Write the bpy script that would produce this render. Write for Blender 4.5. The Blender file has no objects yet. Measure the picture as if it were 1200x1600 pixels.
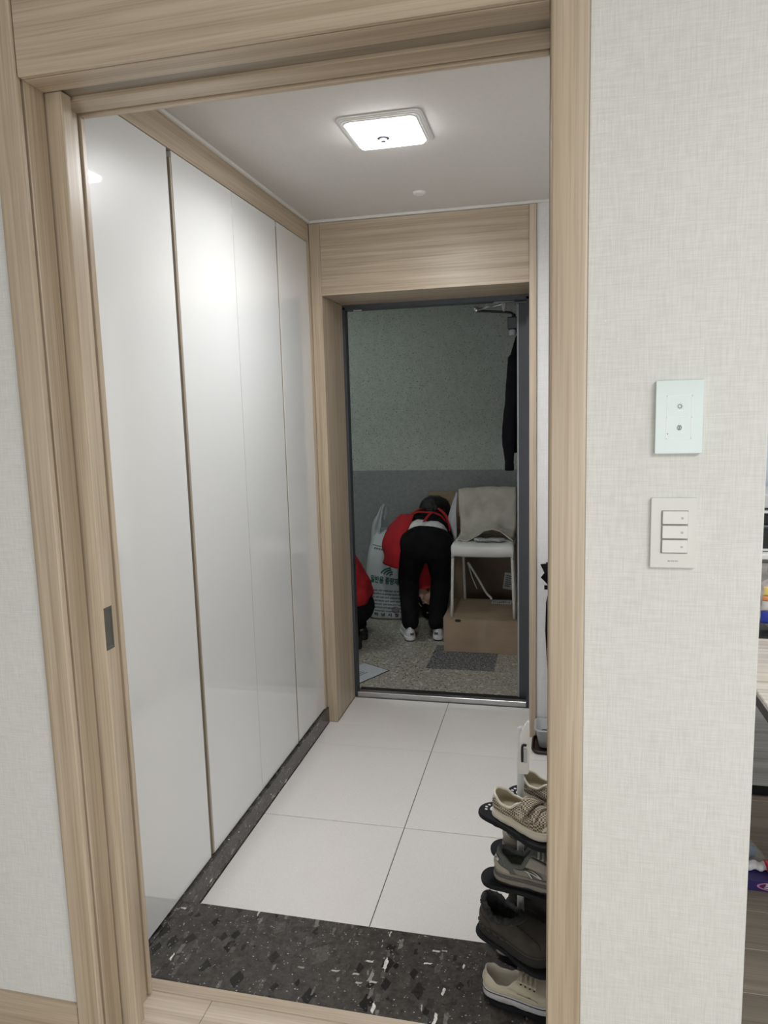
import bpy, bmesh, math, random
from math import sin, cos, pi, radians
from mathutils import Vector, Matrix, noise as mnoise

random.seed(7)
SC = bpy.context.scene
COL = SC.collection

# ------------------------------------------------------------------ camera
CAM_POS = Vector((0.9917, -1.2459, 1.4053))
YAW, PITCH, ROLL = 0.2317, -0.1362, -0.0273
fw = Vector((-sin(YAW)*cos(PITCH), cos(YAW)*cos(PITCH), sin(PITCH)))
rt0 = Vector((cos(YAW), sin(YAW), 0))
up0 = rt0.cross(fw)
rt = rt0*cos(ROLL) + up0*sin(ROLL)
up = up0*cos(ROLL) - rt0*sin(ROLL)
cd = bpy.data.cameras.new('camera')
cam = bpy.data.objects.new('camera', cd)
COL.objects.link(cam)
M = Matrix((rt, up, -fw)).transposed().to_4x4()
M.translation = CAM_POS
cam.matrix_world = M
cd.sensor_fit = 'HORIZONTAL'
cd.sensor_width = 36
cd.lens = 36*1127.27/1200
cd.clip_start = 0.02
SC.camera = cam

# ------------------------------------------------------------------ world, lights, exposure
W = bpy.data.worlds.new('world')
SC.world = W
W.use_nodes = True
W.node_tree.nodes['Background'].inputs[0].default_value = (0.97, 0.99, 1.0, 1)
W.node_tree.nodes['Background'].inputs[1].default_value = 0.20

def area(name, loc, target, sx, sy, power, color=(1, 1, 1)):
    l = bpy.data.lights.new(name, 'AREA')
    l.shape = 'RECTANGLE'
    l.size, l.size_y, l.energy, l.color = sx, sy, power, color
    o = bpy.data.objects.new(name, l)
    COL.objects.link(o)
    o.location = loc
    o.rotation_euler = (Vector(target)-Vector(loc)).to_track_quat('-Z', 'Y').to_euler()
    return o
# daylight through the living-room windows behind the photographer, and fill lights added for hall and kitchen
area('living_ceiling_lamp', (2.3, -1.75, 2.385), (2.3, -1.75, 0), 1.1, 1.1, 47, (1.0, 0.99, 0.98))
area('window_daylight', (0.8, -4.2, 0.85), (0.5, 0, 0.5), 3.6, 1.4, 49, (0.95, 0.97, 1.0))
area('hall_fill', (-1.0, 3.0, 2.36), (-1.0, 3.0, 0), 0.4, 0.4, 7.5, (0.88, 1.0, 0.92))  # added dim fill, no lamp known in the hall
area('kitchen_fill', (2.2, 0.7, 2.38), (2.2, 0.7, 0), 0.6, 0.6, 16, (1.0, 0.99, 0.97))  # added to keep the kitchen lit, no lamp known there
LAMP_STRENGTH = 37.0
LAMP_POWER = 9.5

SC.view_settings.view_transform = 'Standard'
SC.view_settings.look = 'None'
SC.view_settings.exposure = 0.0
SC.view_settings.gamma = 1.0
SC.view_settings.use_curve_mapping = False

# ------------------------------------------------------------------ materials
def srgb(r, g, b):
    f = lambda c: (c/255/12.92) if c/255 <= 0.04045 else ((c/255+0.055)/1.055)**2.4
    return (f(r), f(g), f(b), 1)

class NT:
    def __init__(s, name, rough=0.5, spec=0.5):
        s.m = bpy.data.materials.new(name)
        s.m.use_nodes = True
        s.t = s.m.node_tree
        s.b = s.t.nodes['Principled BSDF']
        s.b.inputs['Roughness'].default_value = rough
        s.b.inputs['Specular IOR Level'].default_value = spec
    def n(s, typ, **kw):
        nd = s.t.nodes.new(typ)
        for k, v in kw.items():
            if k in nd.inputs.keys():
                nd.inputs[k].default_value = v
            else:
                setattr(nd, k, v)
        return nd
    def l(s, a, b):
        s.t.links.new(a, b)
    def coord(s, scale=(1, 1, 1), rot=(0, 0, 0)):
        tc = s.n('ShaderNodeTexCoord')
        mp = s.n('ShaderNodeMapping')
        mp.inputs['Scale'].default_value = scale
        mp.inputs['Rotation'].default_value = rot
        s.l(tc.outputs['Object'], mp.inputs['Vector'])
        return mp.outputs['Vector']
    def noise(s, vec, scale=1.0, detail=3.0, rough=0.5, dist=0.0):
        nd = s.n('ShaderNodeTexNoise')
        nd.inputs['Scale'].default_value = scale
        nd.inputs['Detail'].default_value = detail
        nd.inputs['Roughness'].default_value = rough
        nd.inputs['Distortion'].default_value = dist
        s.l(vec, nd.inputs['Vector'])
        return nd.outputs['Fac']
    def ramp(s, fac, stops):
        r = s.n('ShaderNodeValToRGB')
        el = r.color_ramp.elements
        el[0].position, el[0].color = stops[0]
        el[1].position, el[1].color = stops[-1]
        for p, c in stops[1:-1]:
            e = el.new(p)
            e.color = c
        s.l(fac, r.inputs[0])
        return r.outputs[0]
    def mix(s, fac, a, b, mode='MIX'):
        m = s.n('ShaderNodeMix')
        m.data_type = 'RGBA'
        m.blend_type = mode
        for v, i in ((fac, 0), (a, 6), (b, 7)):
            if hasattr(v, 'node'):
                s.l(v, m.inputs[i])
            else:
                m.inputs[i].default_value = v
        return m.outputs[2]
    def math(s, op, a, b=0.0):
        m = s.n('ShaderNodeMath')
        m.operation = op
        for v, i in ((a, 0), (b, 1)):
            if hasattr(v, 'node'):
                s.l(v, m.inputs[i])
            else:
                m.inputs[i].default_value = v
        return m.outputs[0]
    def color(s, c):
        if hasattr(c, 'node'):
            s.l(c, s.b.inputs['Base Color'])
        else:
            s.b.inputs['Base Color'].default_value = c
    def bump(s, h, strength=0.2, dist=0.001):
        b = s.n('ShaderNodeBump')
        b.inputs['Strength'].default_value = strength
        b.inputs['Distance'].default_value = dist
        s.l(h, b.inputs['Height'])
        s.l(b.outputs[0], s.b.inputs['Normal'])

def plain(name, col, rough=0.5, metal=0.0, spec=0.5, var=0.06, vscale=18.0, bump=0.0):
    k = NT(name, rough, spec)
    v = k.coord((1, 1, 1))
    f = k.noise(v, vscale, 4)
    lo = tuple(c*(1-var) for c in col[:3])+(1,)
    hi = tuple(min(1, c*(1+var)) for c in col[:3])+(1,)
    k.color(k.ramp(f, [(0.3, lo), (0.7, hi)]))
    k.b.inputs['Metallic'].default_value = metal
    if bump:
        k.bump(k.noise(v, vscale*6, 3), bump, 0.002)
    return k.m

def wood(name, axis, lo, mid, hi, rough=0.36, fine=1.0):
    k = NT(name, rough, 0.55)
    sc = [26.0, 26.0, 26.0]
    sc['xyz'.index(axis)] = 0.55
    v = k.coord(sc)
    f = k.noise(v, 1.0, 5, 0.55, 0.35)
    c1 = k.ramp(f, [(0.30, lo), (0.5, mid), (0.70, hi)])
    sc2 = [260.0*fine]*3
    sc2['xyz'.index(axis)] = 4.0
    g = k.noise(k.coord(sc2), 1.0, 2)
    c2 = k.ramp(g, [(0.34, (0.80, 0.78, 0.76, 1)), (0.55, (1, 1, 1, 1))])
    sc3 = [75.0]*3
    sc3['xyz'.index(axis)] = 1.2
    h = k.noise(k.coord(sc3), 1.0, 3, 0.6, 0.2)
    c3 = k.ramp(h, [(0.40, (0.93, 0.92, 0.91, 1)), (0.62, (1.06, 1.06, 1.07, 1))])
    k.color(k.mix(1.0, k.mix(0.8, c1, c2, 'MULTIPLY'), c3, 'MULTIPLY'))
    k.bump(h, 0.16, 0.0012)
    return k.m

WL, WM, WH = (0.425, 0.340, 0.240, 1), (0.51, 0.42, 0.305, 1), (0.605, 0.515, 0.395, 1)
M_WOODV = wood('oak_laminate_upright', 'z', WL, WM, WH)
M_WOODX = wood('oak_laminate_across', 'x', WL, WM, WH)
M_WOODY = wood('oak_laminate_along', 'y', WL, WM, WH)
M_PLANK = wood('pale_plank', 'x', (0.50, 0.41, 0.31, 1), (0.60, 0.51, 0.40, 1), (0.70, 0.61, 0.49, 1), 0.35)
M_KPLANK = wood('grey_brown_plank', 'x', (0.21, 0.18, 0.145, 1), (0.27, 0.235, 0.19, 1), (0.34, 0.295, 0.24, 1), 0.4)
M_KWOOD = wood('grey_grained_front', 'x', (0.26, 0.26, 0.25, 1), (0.38, 0.38, 0.37, 1), (0.50, 0.50, 0.49, 1), 0.5)

def wallpaper(name, lo, hi):
    k = NT(name, 0.75, 0.25)
    a = k.noise(k.coord((420, 420, 22)), 1.0, 3, 0.6)
    b = k.noise(k.coord((22, 420, 420)), 1.0, 3, 0.6)
    big = k.noise(k.coord((7, 7, 7)), 1.0, 3)
    s = k.math('ADD', k.math('MULTIPLY', a, 0.5), k.math('MULTIPLY', b, 0.5))
    s = k.math('ADD', s, k.math('MULTIPLY', k.math('SUBTRACT', big, 0.5), 0.10))
    c = k.ramp(s, [(0.38, lo), (0.60, hi)])
    vo = k.n('ShaderNodeTexVoronoi')
    vo.inputs['Scale'].default_value = 34
    k.l(k.coord((1, 1, 1)), vo.inputs['Vector'])
    sp = k.math('LESS_THAN', vo.outputs['Distance'], 0.035)
    k.color(k.mix(k.math('MULTIPLY', sp, 0.5), c, (0.95, 0.95, 0.93, 1)))
    k.bump(s, 0.25, 0.0008)
    return k.m
M_PAPER = wallpaper('linen_wallpaper', (0.65, 0.655, 0.62, 1), (0.75, 0.757, 0.725, 1))
M_PAPER2 = wallpaper('porch_wallpaper', (0.72, 0.71, 0.71, 1), (0.80, 0.79, 0.79, 1))
M_CEIL = plain('ceiling_paper', (0.64, 0.615, 0.58, 1), 0.85, var=0.02, vscale=60, bump=0.08)
M_CROWN = plain('white_moulding', (0.78, 0.77, 0.73, 1), 0.5, var=0.02)

def glossy_door():
    k = NT('white_high_gloss_lacquer', 0.35, 0.5)
    f = k.noise(k.coord((3, 3, 0.8)), 1.0, 2)
    k.color(k.ramp(f, [(0.3, (0.745, 0.755, 0.745, 1)), (0.7, (0.765, 0.775, 0.765, 1))]))
    k.b.inputs['Coat Weight'].default_value = 1.0
    k.b.inputs['Coat Roughness'].default_value = 0.015
    k.b.inputs['Coat IOR'].default_value = 1.75
    return k.m
M_DOOR = glossy_door()
M_CHAN = wood('champagne_channel', 'z', (0.30, 0.255, 0.19, 1), (0.36, 0.31, 0.24, 1), (0.42, 0.37, 0.29, 1), 0.4)

def tile_mat():
    k = NT('polished_white_tile', 0.07, 0.5)
    f = k.noise(k.coord((1, 1, 1)), 320, 2)
    g = k.noise(k.coord((1, 1, 1)), 3.0, 2)
    c = k.ramp(f, [(0.3, (0.76, 0.735, 0.705, 1)), (0.6, (0.83, 0.805, 0.78, 1))])
    k.color(k.mix(0.06, c, k.ramp(g, [(0.3, (0.66, 0.64, 0.62, 1)), (0.7, (0.85, 0.83, 0.80, 1))])))
    return k.m
M_CHANX = wood('slot_shade', 'x', (0.24, 0.20, 0.15, 1), (0.29, 0.245, 0.185, 1), (0.34, 0.29, 0.225, 1))
M_TILE = tile_mat()
M_GROUT = plain('grey_grout', (0.10, 0.096, 0.09, 1), 0.9)

def stone_mat():
    k = NT('dark_chip_stone', 0.22, 0.5)
    v0 = k.coord((1, 1, 1))
    # warp the coordinates so that the chips are shards, not cells
    nz = k.n('ShaderNodeTexNoise')
    nz.inputs['Scale'].default_value = 55
    nz.inputs['Detail'].default_value = 3
    k.l(v0, nz.inputs['Vector'])
    vm = k.n('ShaderNodeVectorMath')
    vm.operation = 'MULTIPLY_ADD'
    k.l(nz.outputs['Color'], vm.inputs[0])
    vm.inputs[1].default_value = (0.009, 0.009, 0.009)
    k.l(v0, vm.inputs[2])
    v = vm.outputs[0]
    base = k.ramp(k.noise(v0, 60, 6, 0.7), [(0.32, (0.030, 0.027, 0.025, 1)), (0.68, (0.085, 0.078, 0.072, 1))])
    def chips(scale, thr, dist, c_lo, c_hi, prev, stretch=(1, 1, 1), rot=0.0):
        mp = k.n('ShaderNodeMapping')
        mp.inputs['Scale'].default_value = stretch
        mp.inputs['Rotation'].default_value = (0, 0, rot)
        k.l(v, mp.inputs['Vector'])
        vo = k.n('ShaderNodeTexVoronoi')
        vo.inputs['Scale'].default_value = scale
        vo.distance = 'MANHATTAN'
        k.l(mp.outputs['Vector'], vo.inputs['Vector'])
        sep = k.n('ShaderNodeSeparateColor')
        k.l(vo.outputs['Color'], sep.inputs[0])
        on = k.math('MULTIPLY', k.math('GREATER_THAN', sep.outputs[0], thr), k.math('LESS_THAN', vo.outputs['Distance'], dist))
        inner = k.noise(v0, 130, 3)
        c = k.mix(k.math('MULTIPLY', inner, sep.outputs[1]), c_lo, c_hi)
        return k.mix(on, prev, c)
    c = chips(20, 0.72, 0.60, (0.030, 0.027, 0.025, 1), (0.15, 0.14, 0.13, 1), base, (1, 0.7, 1), 0.4)
    c = chips(30, 0.66, 0.58, (0.008, 0.008, 0.008, 1), (0.040, 0.037, 0.035, 1), c, (1, 0.6, 1), 1.3)
    c = chips(48, 0.74, 0.55, (0.016, 0.015, 0.014, 1), (0.18, 0.17, 0.16, 1), c, (1, 0.5, 1), -0.9)
    c = chips(62, 0.80, 0.52, (0.05, 0.046, 0.043, 1), (0.36, 0.34, 0.32, 1), c, (1, 0.32, 1), 0.6)
    c = chips(68, 0.935, 0.45, (0.25, 0.24, 0.22, 1), (1.2, 1.18, 1.12, 1), c, (1, 0.22, 1), -0.5)
    c = chips(88, 0.945, 0.42, (0.25, 0.24, 0.22, 1), (1.2, 1.18, 1.12, 1), c, (0.30, 1, 1), 0.9)
    c = chips(210, 0.90, 0.42, (0.20, 0.19, 0.18, 1), (0.8, 0.8, 0.76, 1), c, (0.7, 1, 1), 0.2)
    k.color(c)
    return k.m
M_STONE = stone_mat()

def speckle(name, base_lo, base_hi, dark, scale, thr, rough=0.6, light=None, bump=0.0, stretch=(1, 1, 1), bscale=30):
    k = NT(name, rough, 0.4)
    v = k.coord(stretch)
    c = k.ramp(k.noise(v, bscale, 3), [(0.35, base_lo), (0.65, base_hi)])
    f = k.noise(v, scale, 2, 0.5, 0.6)
    c = k.mix(k.math('GREATER_THAN', f, thr), c, dark)
    if light:
        g = k.noise(v, scale*0.7, 2, 0.5, 0.3)
        c = k.mix(k.math('GREATER_THAN', g, thr+0.01), c, light)
    k.color(c)
    if bump:
        k.bump(f, bump, 0.002)
    return k.m
M_HWALL = speckle('speckled_hall_paint', (0.47, 0.50, 0.47, 1), (0.53, 0.56, 0.53, 1), (0.19, 0.20, 0.19, 1), 120, 0.625, 0.7, None, 0.1)
M_HDADO = speckle('grey_hall_paint', (0.27, 0.285, 0.29, 1), (0.31, 0.325, 0.33, 1), (0.19, 0.20, 0.205, 1), 120, 0.63, 0.6, None, 0.1)
M_HFLOOR = speckle('terrazzo', (0.36, 0.335, 0.285, 1), (0.42, 0.395, 0.34, 1), (0.07, 0.06, 0.05, 1), 85, 0.60, 0.35, (0.60, 0.57, 0.51, 1))
M_INLAY = speckle('dark_granite', (0.10, 0.10, 0.105, 1), (0.16, 0.16, 0.165, 1), (0.02, 0.02, 0.02, 1), 150, 0.54, 0.5, (0.34, 0.34, 0.35, 1), bscale=110)
M_HPLAIN = plain('hall_ceiling_paint', (0.5, 0.52, 0.5, 1), 0.8)

M_STEEL_D = plain('charcoal_steel', (0.055, 0.062, 0.072, 1), 0.42, 0.3, var=0.05)
M_STEEL_L = plain('grey_gasket', (0.30, 0.31, 0.32, 1), 0.5, 0.0)
M_STAIN = plain('stainless_sill', (0.48, 0.48, 0.48, 1), 0.32, 0.9, var=0.05)
M_SENSOR = plain('grey_sensor', (0.16, 0.16, 0.20, 1), 0.4)
M_BLACKM = plain('black_metal', (0.02, 0.021, 0.024, 1), 0.38, 0.4)
M_RUBBER = plain('black_rubber', (0.012, 0.012, 0.013, 1), 0.6)
M_WHITE_P = plain('white_plastic', (0.80, 0.80, 0.78, 1), 0.3, var=0.02)
M_GLASSW = plain('pale_mint_glass', (0.70, 0.80, 0.78, 1), 0.12, var=0.01)
M_GLASSL = plain('white_print', (0.86, 0.90, 0.88, 1), 0.3, var=0.0)
M_IVORY = plain('ivory_plastic', (0.70, 0.70, 0.66, 1), 0.35, var=0.02)
M_IVORY2 = plain('ivory_key', (0.74, 0.74, 0.70, 1), 0.3, var=0.02)
M_INK = plain('grey_ink', (0.10, 0.12, 0.11, 1), 0.6)
M_INKL = plain('light_grey_ink', (0.32, 0.33, 0.31, 1), 0.6)
M_BLACK = plain('black_ink', (0.012, 0.012, 0.014, 1), 0.7)
M_PULL = plain('bronze_grey_pull', (0.115, 0.112, 0.095, 1), 0.5, 0.2)
M_BLKPLATE = plain('black_plate', (0.010, 0.011, 0.014, 1), 0.75, spec=0.25)
M_POLE = plain('pale_grey_pole', (0.52, 0.53, 0.52, 1), 0.4)
M_PAW = plain('white_print_paw', (0.75, 0.77, 0.80, 1), 0.5)
M_CREAM = plain('cream_canvas', (0.62, 0.57, 0.43, 1), 0.85, var=0.07, vscale=40, bump=0.2)
M_CREAM2 = plain('cream_rubber', (0.66, 0.62, 0.52, 1), 0.55, var=0.05)
M_LINING = plain('beige_lining', (0.40, 0.35, 0.25, 1), 0.9, bump=0.2)
M_SOLEW = plain('white_rubber_sole', (0.62, 0.61, 0.60, 1), 0.5)
M_NAVY = plain('navy_stripe', (0.012, 0.014, 0.035, 1), 0.5)
M_GSUEDE = plain('grey_suede', (0.27, 0.255, 0.215, 1), 0.9, var=0.10, vscale=60, bump=0.2)
M_GSUEDE2 = plain('light_grey_suede', (0.36, 0.34, 0.29, 1), 0.85, var=0.08, vscale=60, bump=0.2)
M_GMESH = plain('dark_grey_mesh', (0.13, 0.14, 0.13, 1), 0.9, var=0.25, vscale=300, bump=0.3)
M_GSOLE = plain('grey_midsole', (0.24, 0.225, 0.195, 1), 0.7)
M_GSOLED = plain('dark_grey_midsole', (0.11, 0.105, 0.095, 1), 0.7)
M_UGG = plain('charcoal_suede', (0.052, 0.046, 0.040, 1), 0.95, var=0.18, vscale=30, bump=0.25)
M_FUR = plain('charcoal_fleece', (0.030, 0.030, 0.030, 1), 1.0, var=0.6, vscale=110, bump=1.0)
M_UGGSOLE = plain('dark_foam_sole', (0.018, 0.017, 0.016, 1), 0.8)
def check_mat():
    k = NT('brown_and_cream_knit', 0.9, 0.2)
    ch = k.n('ShaderNodeTexChecker')
    ch.inputs['Scale'].default_value = 250
    ch.inputs['Color1'].default_value = (0.50, 0.44, 0.35, 1)
    ch.inputs['Color2'].default_value = (0.10, 0.078, 0.055, 1)
    k.l(k.coord((1, 1, 1)), ch.inputs['Vector'])
    k.color(ch.outputs[0])
    return k.m
M_KNIT = check_mat()

def cardboard():
    k = NT('brown_cardboard', 0.85, 0.2)
    f = k.noise(k.coord((1, 1, 1)), 7, 4)
    g = k.noise(k.coord((2, 2, 160)), 1, 2)
    c = k.ramp(f, [(0.3, (0.34, 0.255, 0.175, 1)), (0.7, (0.42, 0.32, 0.225, 1))])
    k.color(k.mix(0.15, c, k.ramp(g, [(0.3, (0.28, 0.2, 0.14, 1)), (0.7, (0.46, 0.35, 0.25, 1))])))
    return k.m
M_CARD = cardboard()
M_CARDD = plain('shaded_cardboard', (0.20, 0.145, 0.10, 1), 0.9)
M_TAPE = plain('packing_tape', (0.40, 0.31, 0.22, 1), 0.25)
M_LABEL = plain('white_label', (0.62, 0.62, 0.60, 1), 0.6)
M_CHAIR = plain('white_chair_plastic', (0.72, 0.72, 0.70, 1), 0.35, var=0.03)
M_CHLEG = plain('white_steel_tube', (0.70, 0.68, 0.64, 1), 0.35)
M_TOWEL = plain('beige_grey_cloth', (0.50, 0.47, 0.41, 1), 0.95, var=0.12, vscale=14, bump=0.3)
M_TOWEL2 = plain('pale_lilac_cloth', (0.48, 0.48, 0.53, 1), 0.95, var=0.08, bump=0.2)
M_NET = speckle('white_net', (0.42, 0.42, 0.42, 1), (0.62, 0.62, 0.62, 1), (0.10, 0.10, 0.10, 1), 260, 0.55, 0.9)
def bagmat():
    k = NT('white_polythene', 0.35, 0.5)
    f = k.noise(k.coord((1, 1, 1)), 5, 4)
    k.color(k.ramp(f, [(0.3, (0.52, 0.56, 0.60, 1)), (0.7, (0.66, 0.70, 0.73, 1))]))
    k.b.inputs['Transmission Weight'].default_value = 0.12
    k.bump(k.noise(k.coord((1, 1, 0.5)), 16, 4, 0.6, 1.5), 0.6, 0.012)
    return k.m
M_BAG = bagmat()
M_GREEN = plain('green_ink', (0.008, 0.11, 0.075, 1), 0.6)
M_PURP = plain('mauve_ink', (0.24, 0.20, 0.25, 1), 0.6)
M_RED = plain('red_cloth', (0.42, 0.010, 0.018, 1), 0.85, var=0.10, vscale=12, bump=0.12)
M_BCLOTH = plain('black_cloth', (0.0085, 0.0085, 0.0098, 1), 0.95, var=0.3, vscale=14, spec=0.15)
M_BCLOTH2 = plain('navy_black_cloth', (0.007, 0.007, 0.010, 1), 0.95, var=0.3, vscale=20, spec=0.12)
M_SHIRT = plain('white_shirt', (0.70, 0.70, 0.70, 1), 0.9)
M_HAIR = plain('black_hair', (0.010, 0.009, 0.009, 1), 0.6, var=0.4, vscale=90, bump=0.4)
M_SKIN = plain('skin', (0.52, 0.33, 0.24, 1), 0.55, var=0.05)
M_GLOVE = plain('pink_glove', (0.33, 0.16, 0.15, 1), 0.9, var=0.35, vscale=50)
M_SNEAK = plain('white_leather', (0.72, 0.72, 0.75, 1), 0.5)
M_BSHOE = plain('black_leather', (0.015, 0.015, 0.016, 1), 0.5)
M_PAPERW = plain('white_paper', (0.52, 0.54, 0.58, 1), 0.7, var=0.03)
M_SOIL = plain('black_soil', (0.012, 0.010, 0.009, 1), 1.0, var=0.6, vscale=150, bump=1.0)
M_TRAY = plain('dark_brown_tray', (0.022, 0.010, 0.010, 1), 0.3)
M_MARBLE = wood('pale_marble_top', 'x', (0.44, 0.41, 0.37, 1), (0.62, 0.58, 0.53, 1), (0.72, 0.69, 0.65, 1), 0.25, 0.3)
M_KWALL = plain('pale_blue_kitchen_wall', (0.52, 0.62, 0.72, 1), 0.5)
M_BLACKG = plain('black_appliance', (0.010, 0.012, 0.014, 1), 0.2)
M_SILV = plain('silver_trim', (0.7, 0.7, 0.7, 1), 0.3, 0.6)
M_PBOX = plain('violet_carton', (0.035, 0.022, 0.14, 1), 0.4)
M_PINK = plain('pink_ink', (0.62, 0.28, 0.48, 1), 0.5)
M_PINKD = plain('plum_ink', (0.10, 0.02, 0.09, 1), 0.5)
M_WINK = plain('white_ink', (0.85, 0.85, 0.87, 1), 0.5)
M_REDP = plain('red_packet', (0.45, 0.02, 0.03, 1), 0.35)
M_BLUEP = plain('blue_packet', (0.02, 0.16, 0.42, 1), 0.4)
M_SNACK = plain('clear_foil', (0.56, 0.52, 0.50, 1), 0.2, 0.1, var=0.25, vscale=30)
M_YEL = plain('yellow_ink', (0.80, 0.62, 0.20, 1), 0.35)
M_ORA = plain('orange_ink', (0.75, 0.30, 0.10, 1), 0.35)
M_DBLUE = plain('deep_blue_ink', (0.02, 0.04, 0.35, 1), 0.35)
def clear(name, col, alpha):
    k = NT(name, 0.15, 0.5)
    k.color(col)
    k.b.inputs['Alpha'].default_value = alpha
    return k.m
M_CLEAR = clear('clear_polythene', (0.50, 0.50, 0.50, 1), 0.28)
M_FROST = plain('frosted_plastic', (0.45, 0.46, 0.46, 1), 0.4)
def emit(name, col, st):
    m = bpy.data.materials.new(name)
    m.use_nodes = True
    b = m.node_tree.nodes['Principled BSDF']
    b.inputs['Base Color'].default_value = (0.8, 0.8, 0.8, 1)
    b.inputs['Emission Color'].default_value = col
    b.inputs['Emission Strength'].default_value = st
    return m
M_LAMP = emit('lit_diffuser', (0.985, 0.99, 1.0, 1), LAMP_STRENGTH)

# ------------------------------------------------------------------ mesh helpers
ORG = {}
def finish(name, bm, mats, parent=None, smooth=False, kind=None, label=None, cat=None, group=None, origin=None, recalc=True):
    if recalc:
        bmesh.ops.recalc_face_normals(bm, faces=bm.faces)
    me = bpy.data.meshes.new(name)
    bm.to_mesh(me)
    bm.free()
    return finish_mesh(name, me, mats, parent, smooth, kind, label, cat, group, origin)

def finish_mesh(name, me, mats, parent=None, smooth=False, kind=None, label=None, cat=None, group=None, origin=None):
    if not isinstance(mats, (list, tuple)):
        mats = [mats]
    me.materials.clear()
    for m in mats:
        me.materials.append(m)
    if parent is not None:
        org = ORG[parent]
    elif origin is not None:
        org = Vector(origin)
    else:
        xs = [v.co.x for v in me.vertices]; ys = [v.co.y for v in me.vertices]; zs = [v.co.z for v in me.vertices]
        org = Vector(((min(xs)+max(xs))/2, (min(ys)+max(ys))/2, min(zs)))
    me.transform(Matrix.Translation(-org))
    if smooth:
        for p in me.polygons:
            p.use_smooth = True
    o = bpy.data.objects.new(name, me)
    COL.objects.link(o)
    ORG[o] = org
    if parent is not None:
        o.parent = parent
    else:
        o.location = org
    tag(o, label, cat, group, kind)
    return o

def tag(o, label=None, cat=None, group=None, kind=None):
    if label: o['label'] = label
    if cat: o['category'] = cat
    if group: o['group'] = group
    if kind: o['kind'] = kind

def thing(name, loc, label=None, cat=None, group=None, kind=None):
    o = bpy.data.objects.new(name, None)
    COL.objects.link(o)
    o.empty_display_size = 0.05
    o.location = loc
    ORG[o] = Vector(loc)
    tag(o, label, cat, group, kind)
    return o

def B(): return bmesh.new()

def box(bm, x0, x1, y0, y1, z0, z1, bev=0.0, seg=1, mi=0):
    r = bmesh.ops.create_cube(bm, size=1.0)
    vs = r['verts']
    for v in vs:
        v.co = Vector((x0 if v.co.x < 0 else x1, y0 if v.co.y < 0 else y1, z0 if v.co.z < 0 else z1))
    fs = list({f for v in vs for f in v.link_faces})
    for f in fs: f.material_index = mi
    if bev > 0:
        es = list({e for v in vs for e in v.link_edges})
        bmesh.ops.bevel(bm, geom=es, offset=bev, segments=seg, affect='EDGES', profile=0.6)
    return bm

def bbox(*a, **k):
    return box(B(), *a, **k)

def boxs(*specs):
    bm = B()
    for s in specs: box(bm, *s)
    return bm

def xform(bm, mat):
    bmesh.ops.transform(bm, matrix=mat, verts=bm.verts)
    return bm

def tube(bm, pts, r, n=8, caps=True, mi=0):
    pts = [Vector(p) for p in pts]
    rs = r if isinstance(r, (list, tuple)) else [r]*len(pts)
    rings = []
    ref = None
    for i, p in enumerate(pts):
        d = (pts[min(i+1, len(pts)-1)]-pts[max(i-1, 0)]).normalized()
        if ref is None:
            ref = d.orthogonal().normalized()
        ref = (ref-d*ref.dot(d)).normalized()
        b = d.cross(ref)
        rings.append([bm.verts.new(p+(ref*cos(2*pi*k/n)+b*sin(2*pi*k/n))*rs[i]) for k in range(n)])
    for a, c in zip(rings, rings[1:]):
        for k in range(n):
            f = bm.faces.new((a[k], a[(k+1) % n], c[(k+1) % n], c[k]))
            f.material_index = mi
    if caps:
        bm.faces.new(rings[0][::-1]).material_index = mi
        bm.faces.new(rings[-1]).material_index = mi
    return bm

def smoothpts(pts, k=6):
    """Catmull-Rom through the points"""
    P = [Vector(p) for p in pts]
    P = [P[0]*2-P[1]]+P+[P[-1]*2-P[-2]]
    out = []
    for i in range(1, len(P)-2):
        for j in range(k):
            t = j/k
            a, b, c, d = P[i-1], P[i], P[i+1], P[i+2]
            out.append(0.5*((2*b)+(c-a)*t+(2*a-5*b+4*c-d)*t*t+(3*b-a-3*c+d)*t**3))
    out.append(P[-2])
    return out

def prism(bm, outline, z0, z1, bev=0.0, mi=0, seg=2):
    vs = [bm.verts.new((x, y, z0)) for x, y in outline]
    f = bm.faces.new(vs)
    r = bmesh.ops.extrude_face_region(bm, geom=[f])
    nv = [g for g in r['geom'] if isinstance(g, bmesh.types.BMVert)]
    for v in nv: v.co.z = z1
    allv = set(vs) | set(nv)
    fs = [g for g in bm.faces if all(v in allv for v in g.verts)]
    for g in fs: g.material_index = mi
    if bev:
        es = [e for e in bm.edges if (e.verts[0] in allv and e.verts[1] in allv and abs(e.verts[0].co.z-e.verts[1].co.z) < 1e-9)]
        bmesh.ops.bevel(bm, geom=es, offset=bev, segments=seg, affect='EDGES', profile=0.6)
    return bm

def rrect(x0, x1, y0, y1, r, n=5):
    out = []
    for cx, cy, a in ((x1-r, y1-r, 0), (x0+r, y1-r, 90), (x0+r, y0+r, 180), (x1-r, y0+r, 270)):
        for i in range(n+1):
            t = radians(a+90*i/n)
            out.append((cx+r*cos(t), cy+r*sin(t)))
    return out

# outline in (x, z) extruded along y
def prism_y(bm, outline, y0, y1, bev=0.0, mi=0, seg=2):
    b2 = B()
    prism(b2, outline, 0, 1, 0, mi)
    for v in b2.verts:
        x, y, z = v.co
        v.co = Vector((x, y0+(y1-y0)*z, y))
    if bev:
        es = [e for e in b2.edges if abs(e.verts[0].co.y-e.verts[1].co.y) < 1e-9]
        bmesh.ops.bevel(b2, geom=es, offset=bev, segments=seg, affect='EDGES', profile=0.6)
    merge(bm, b2)
    return bm

def merge(bm, b2):
    me = bpy.data.meshes.new('tmp')
    b2.to_mesh(me)
    b2.free()
    bm.from_mesh(me)
    bpy.data.meshes.remove(me)
    return bm

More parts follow.
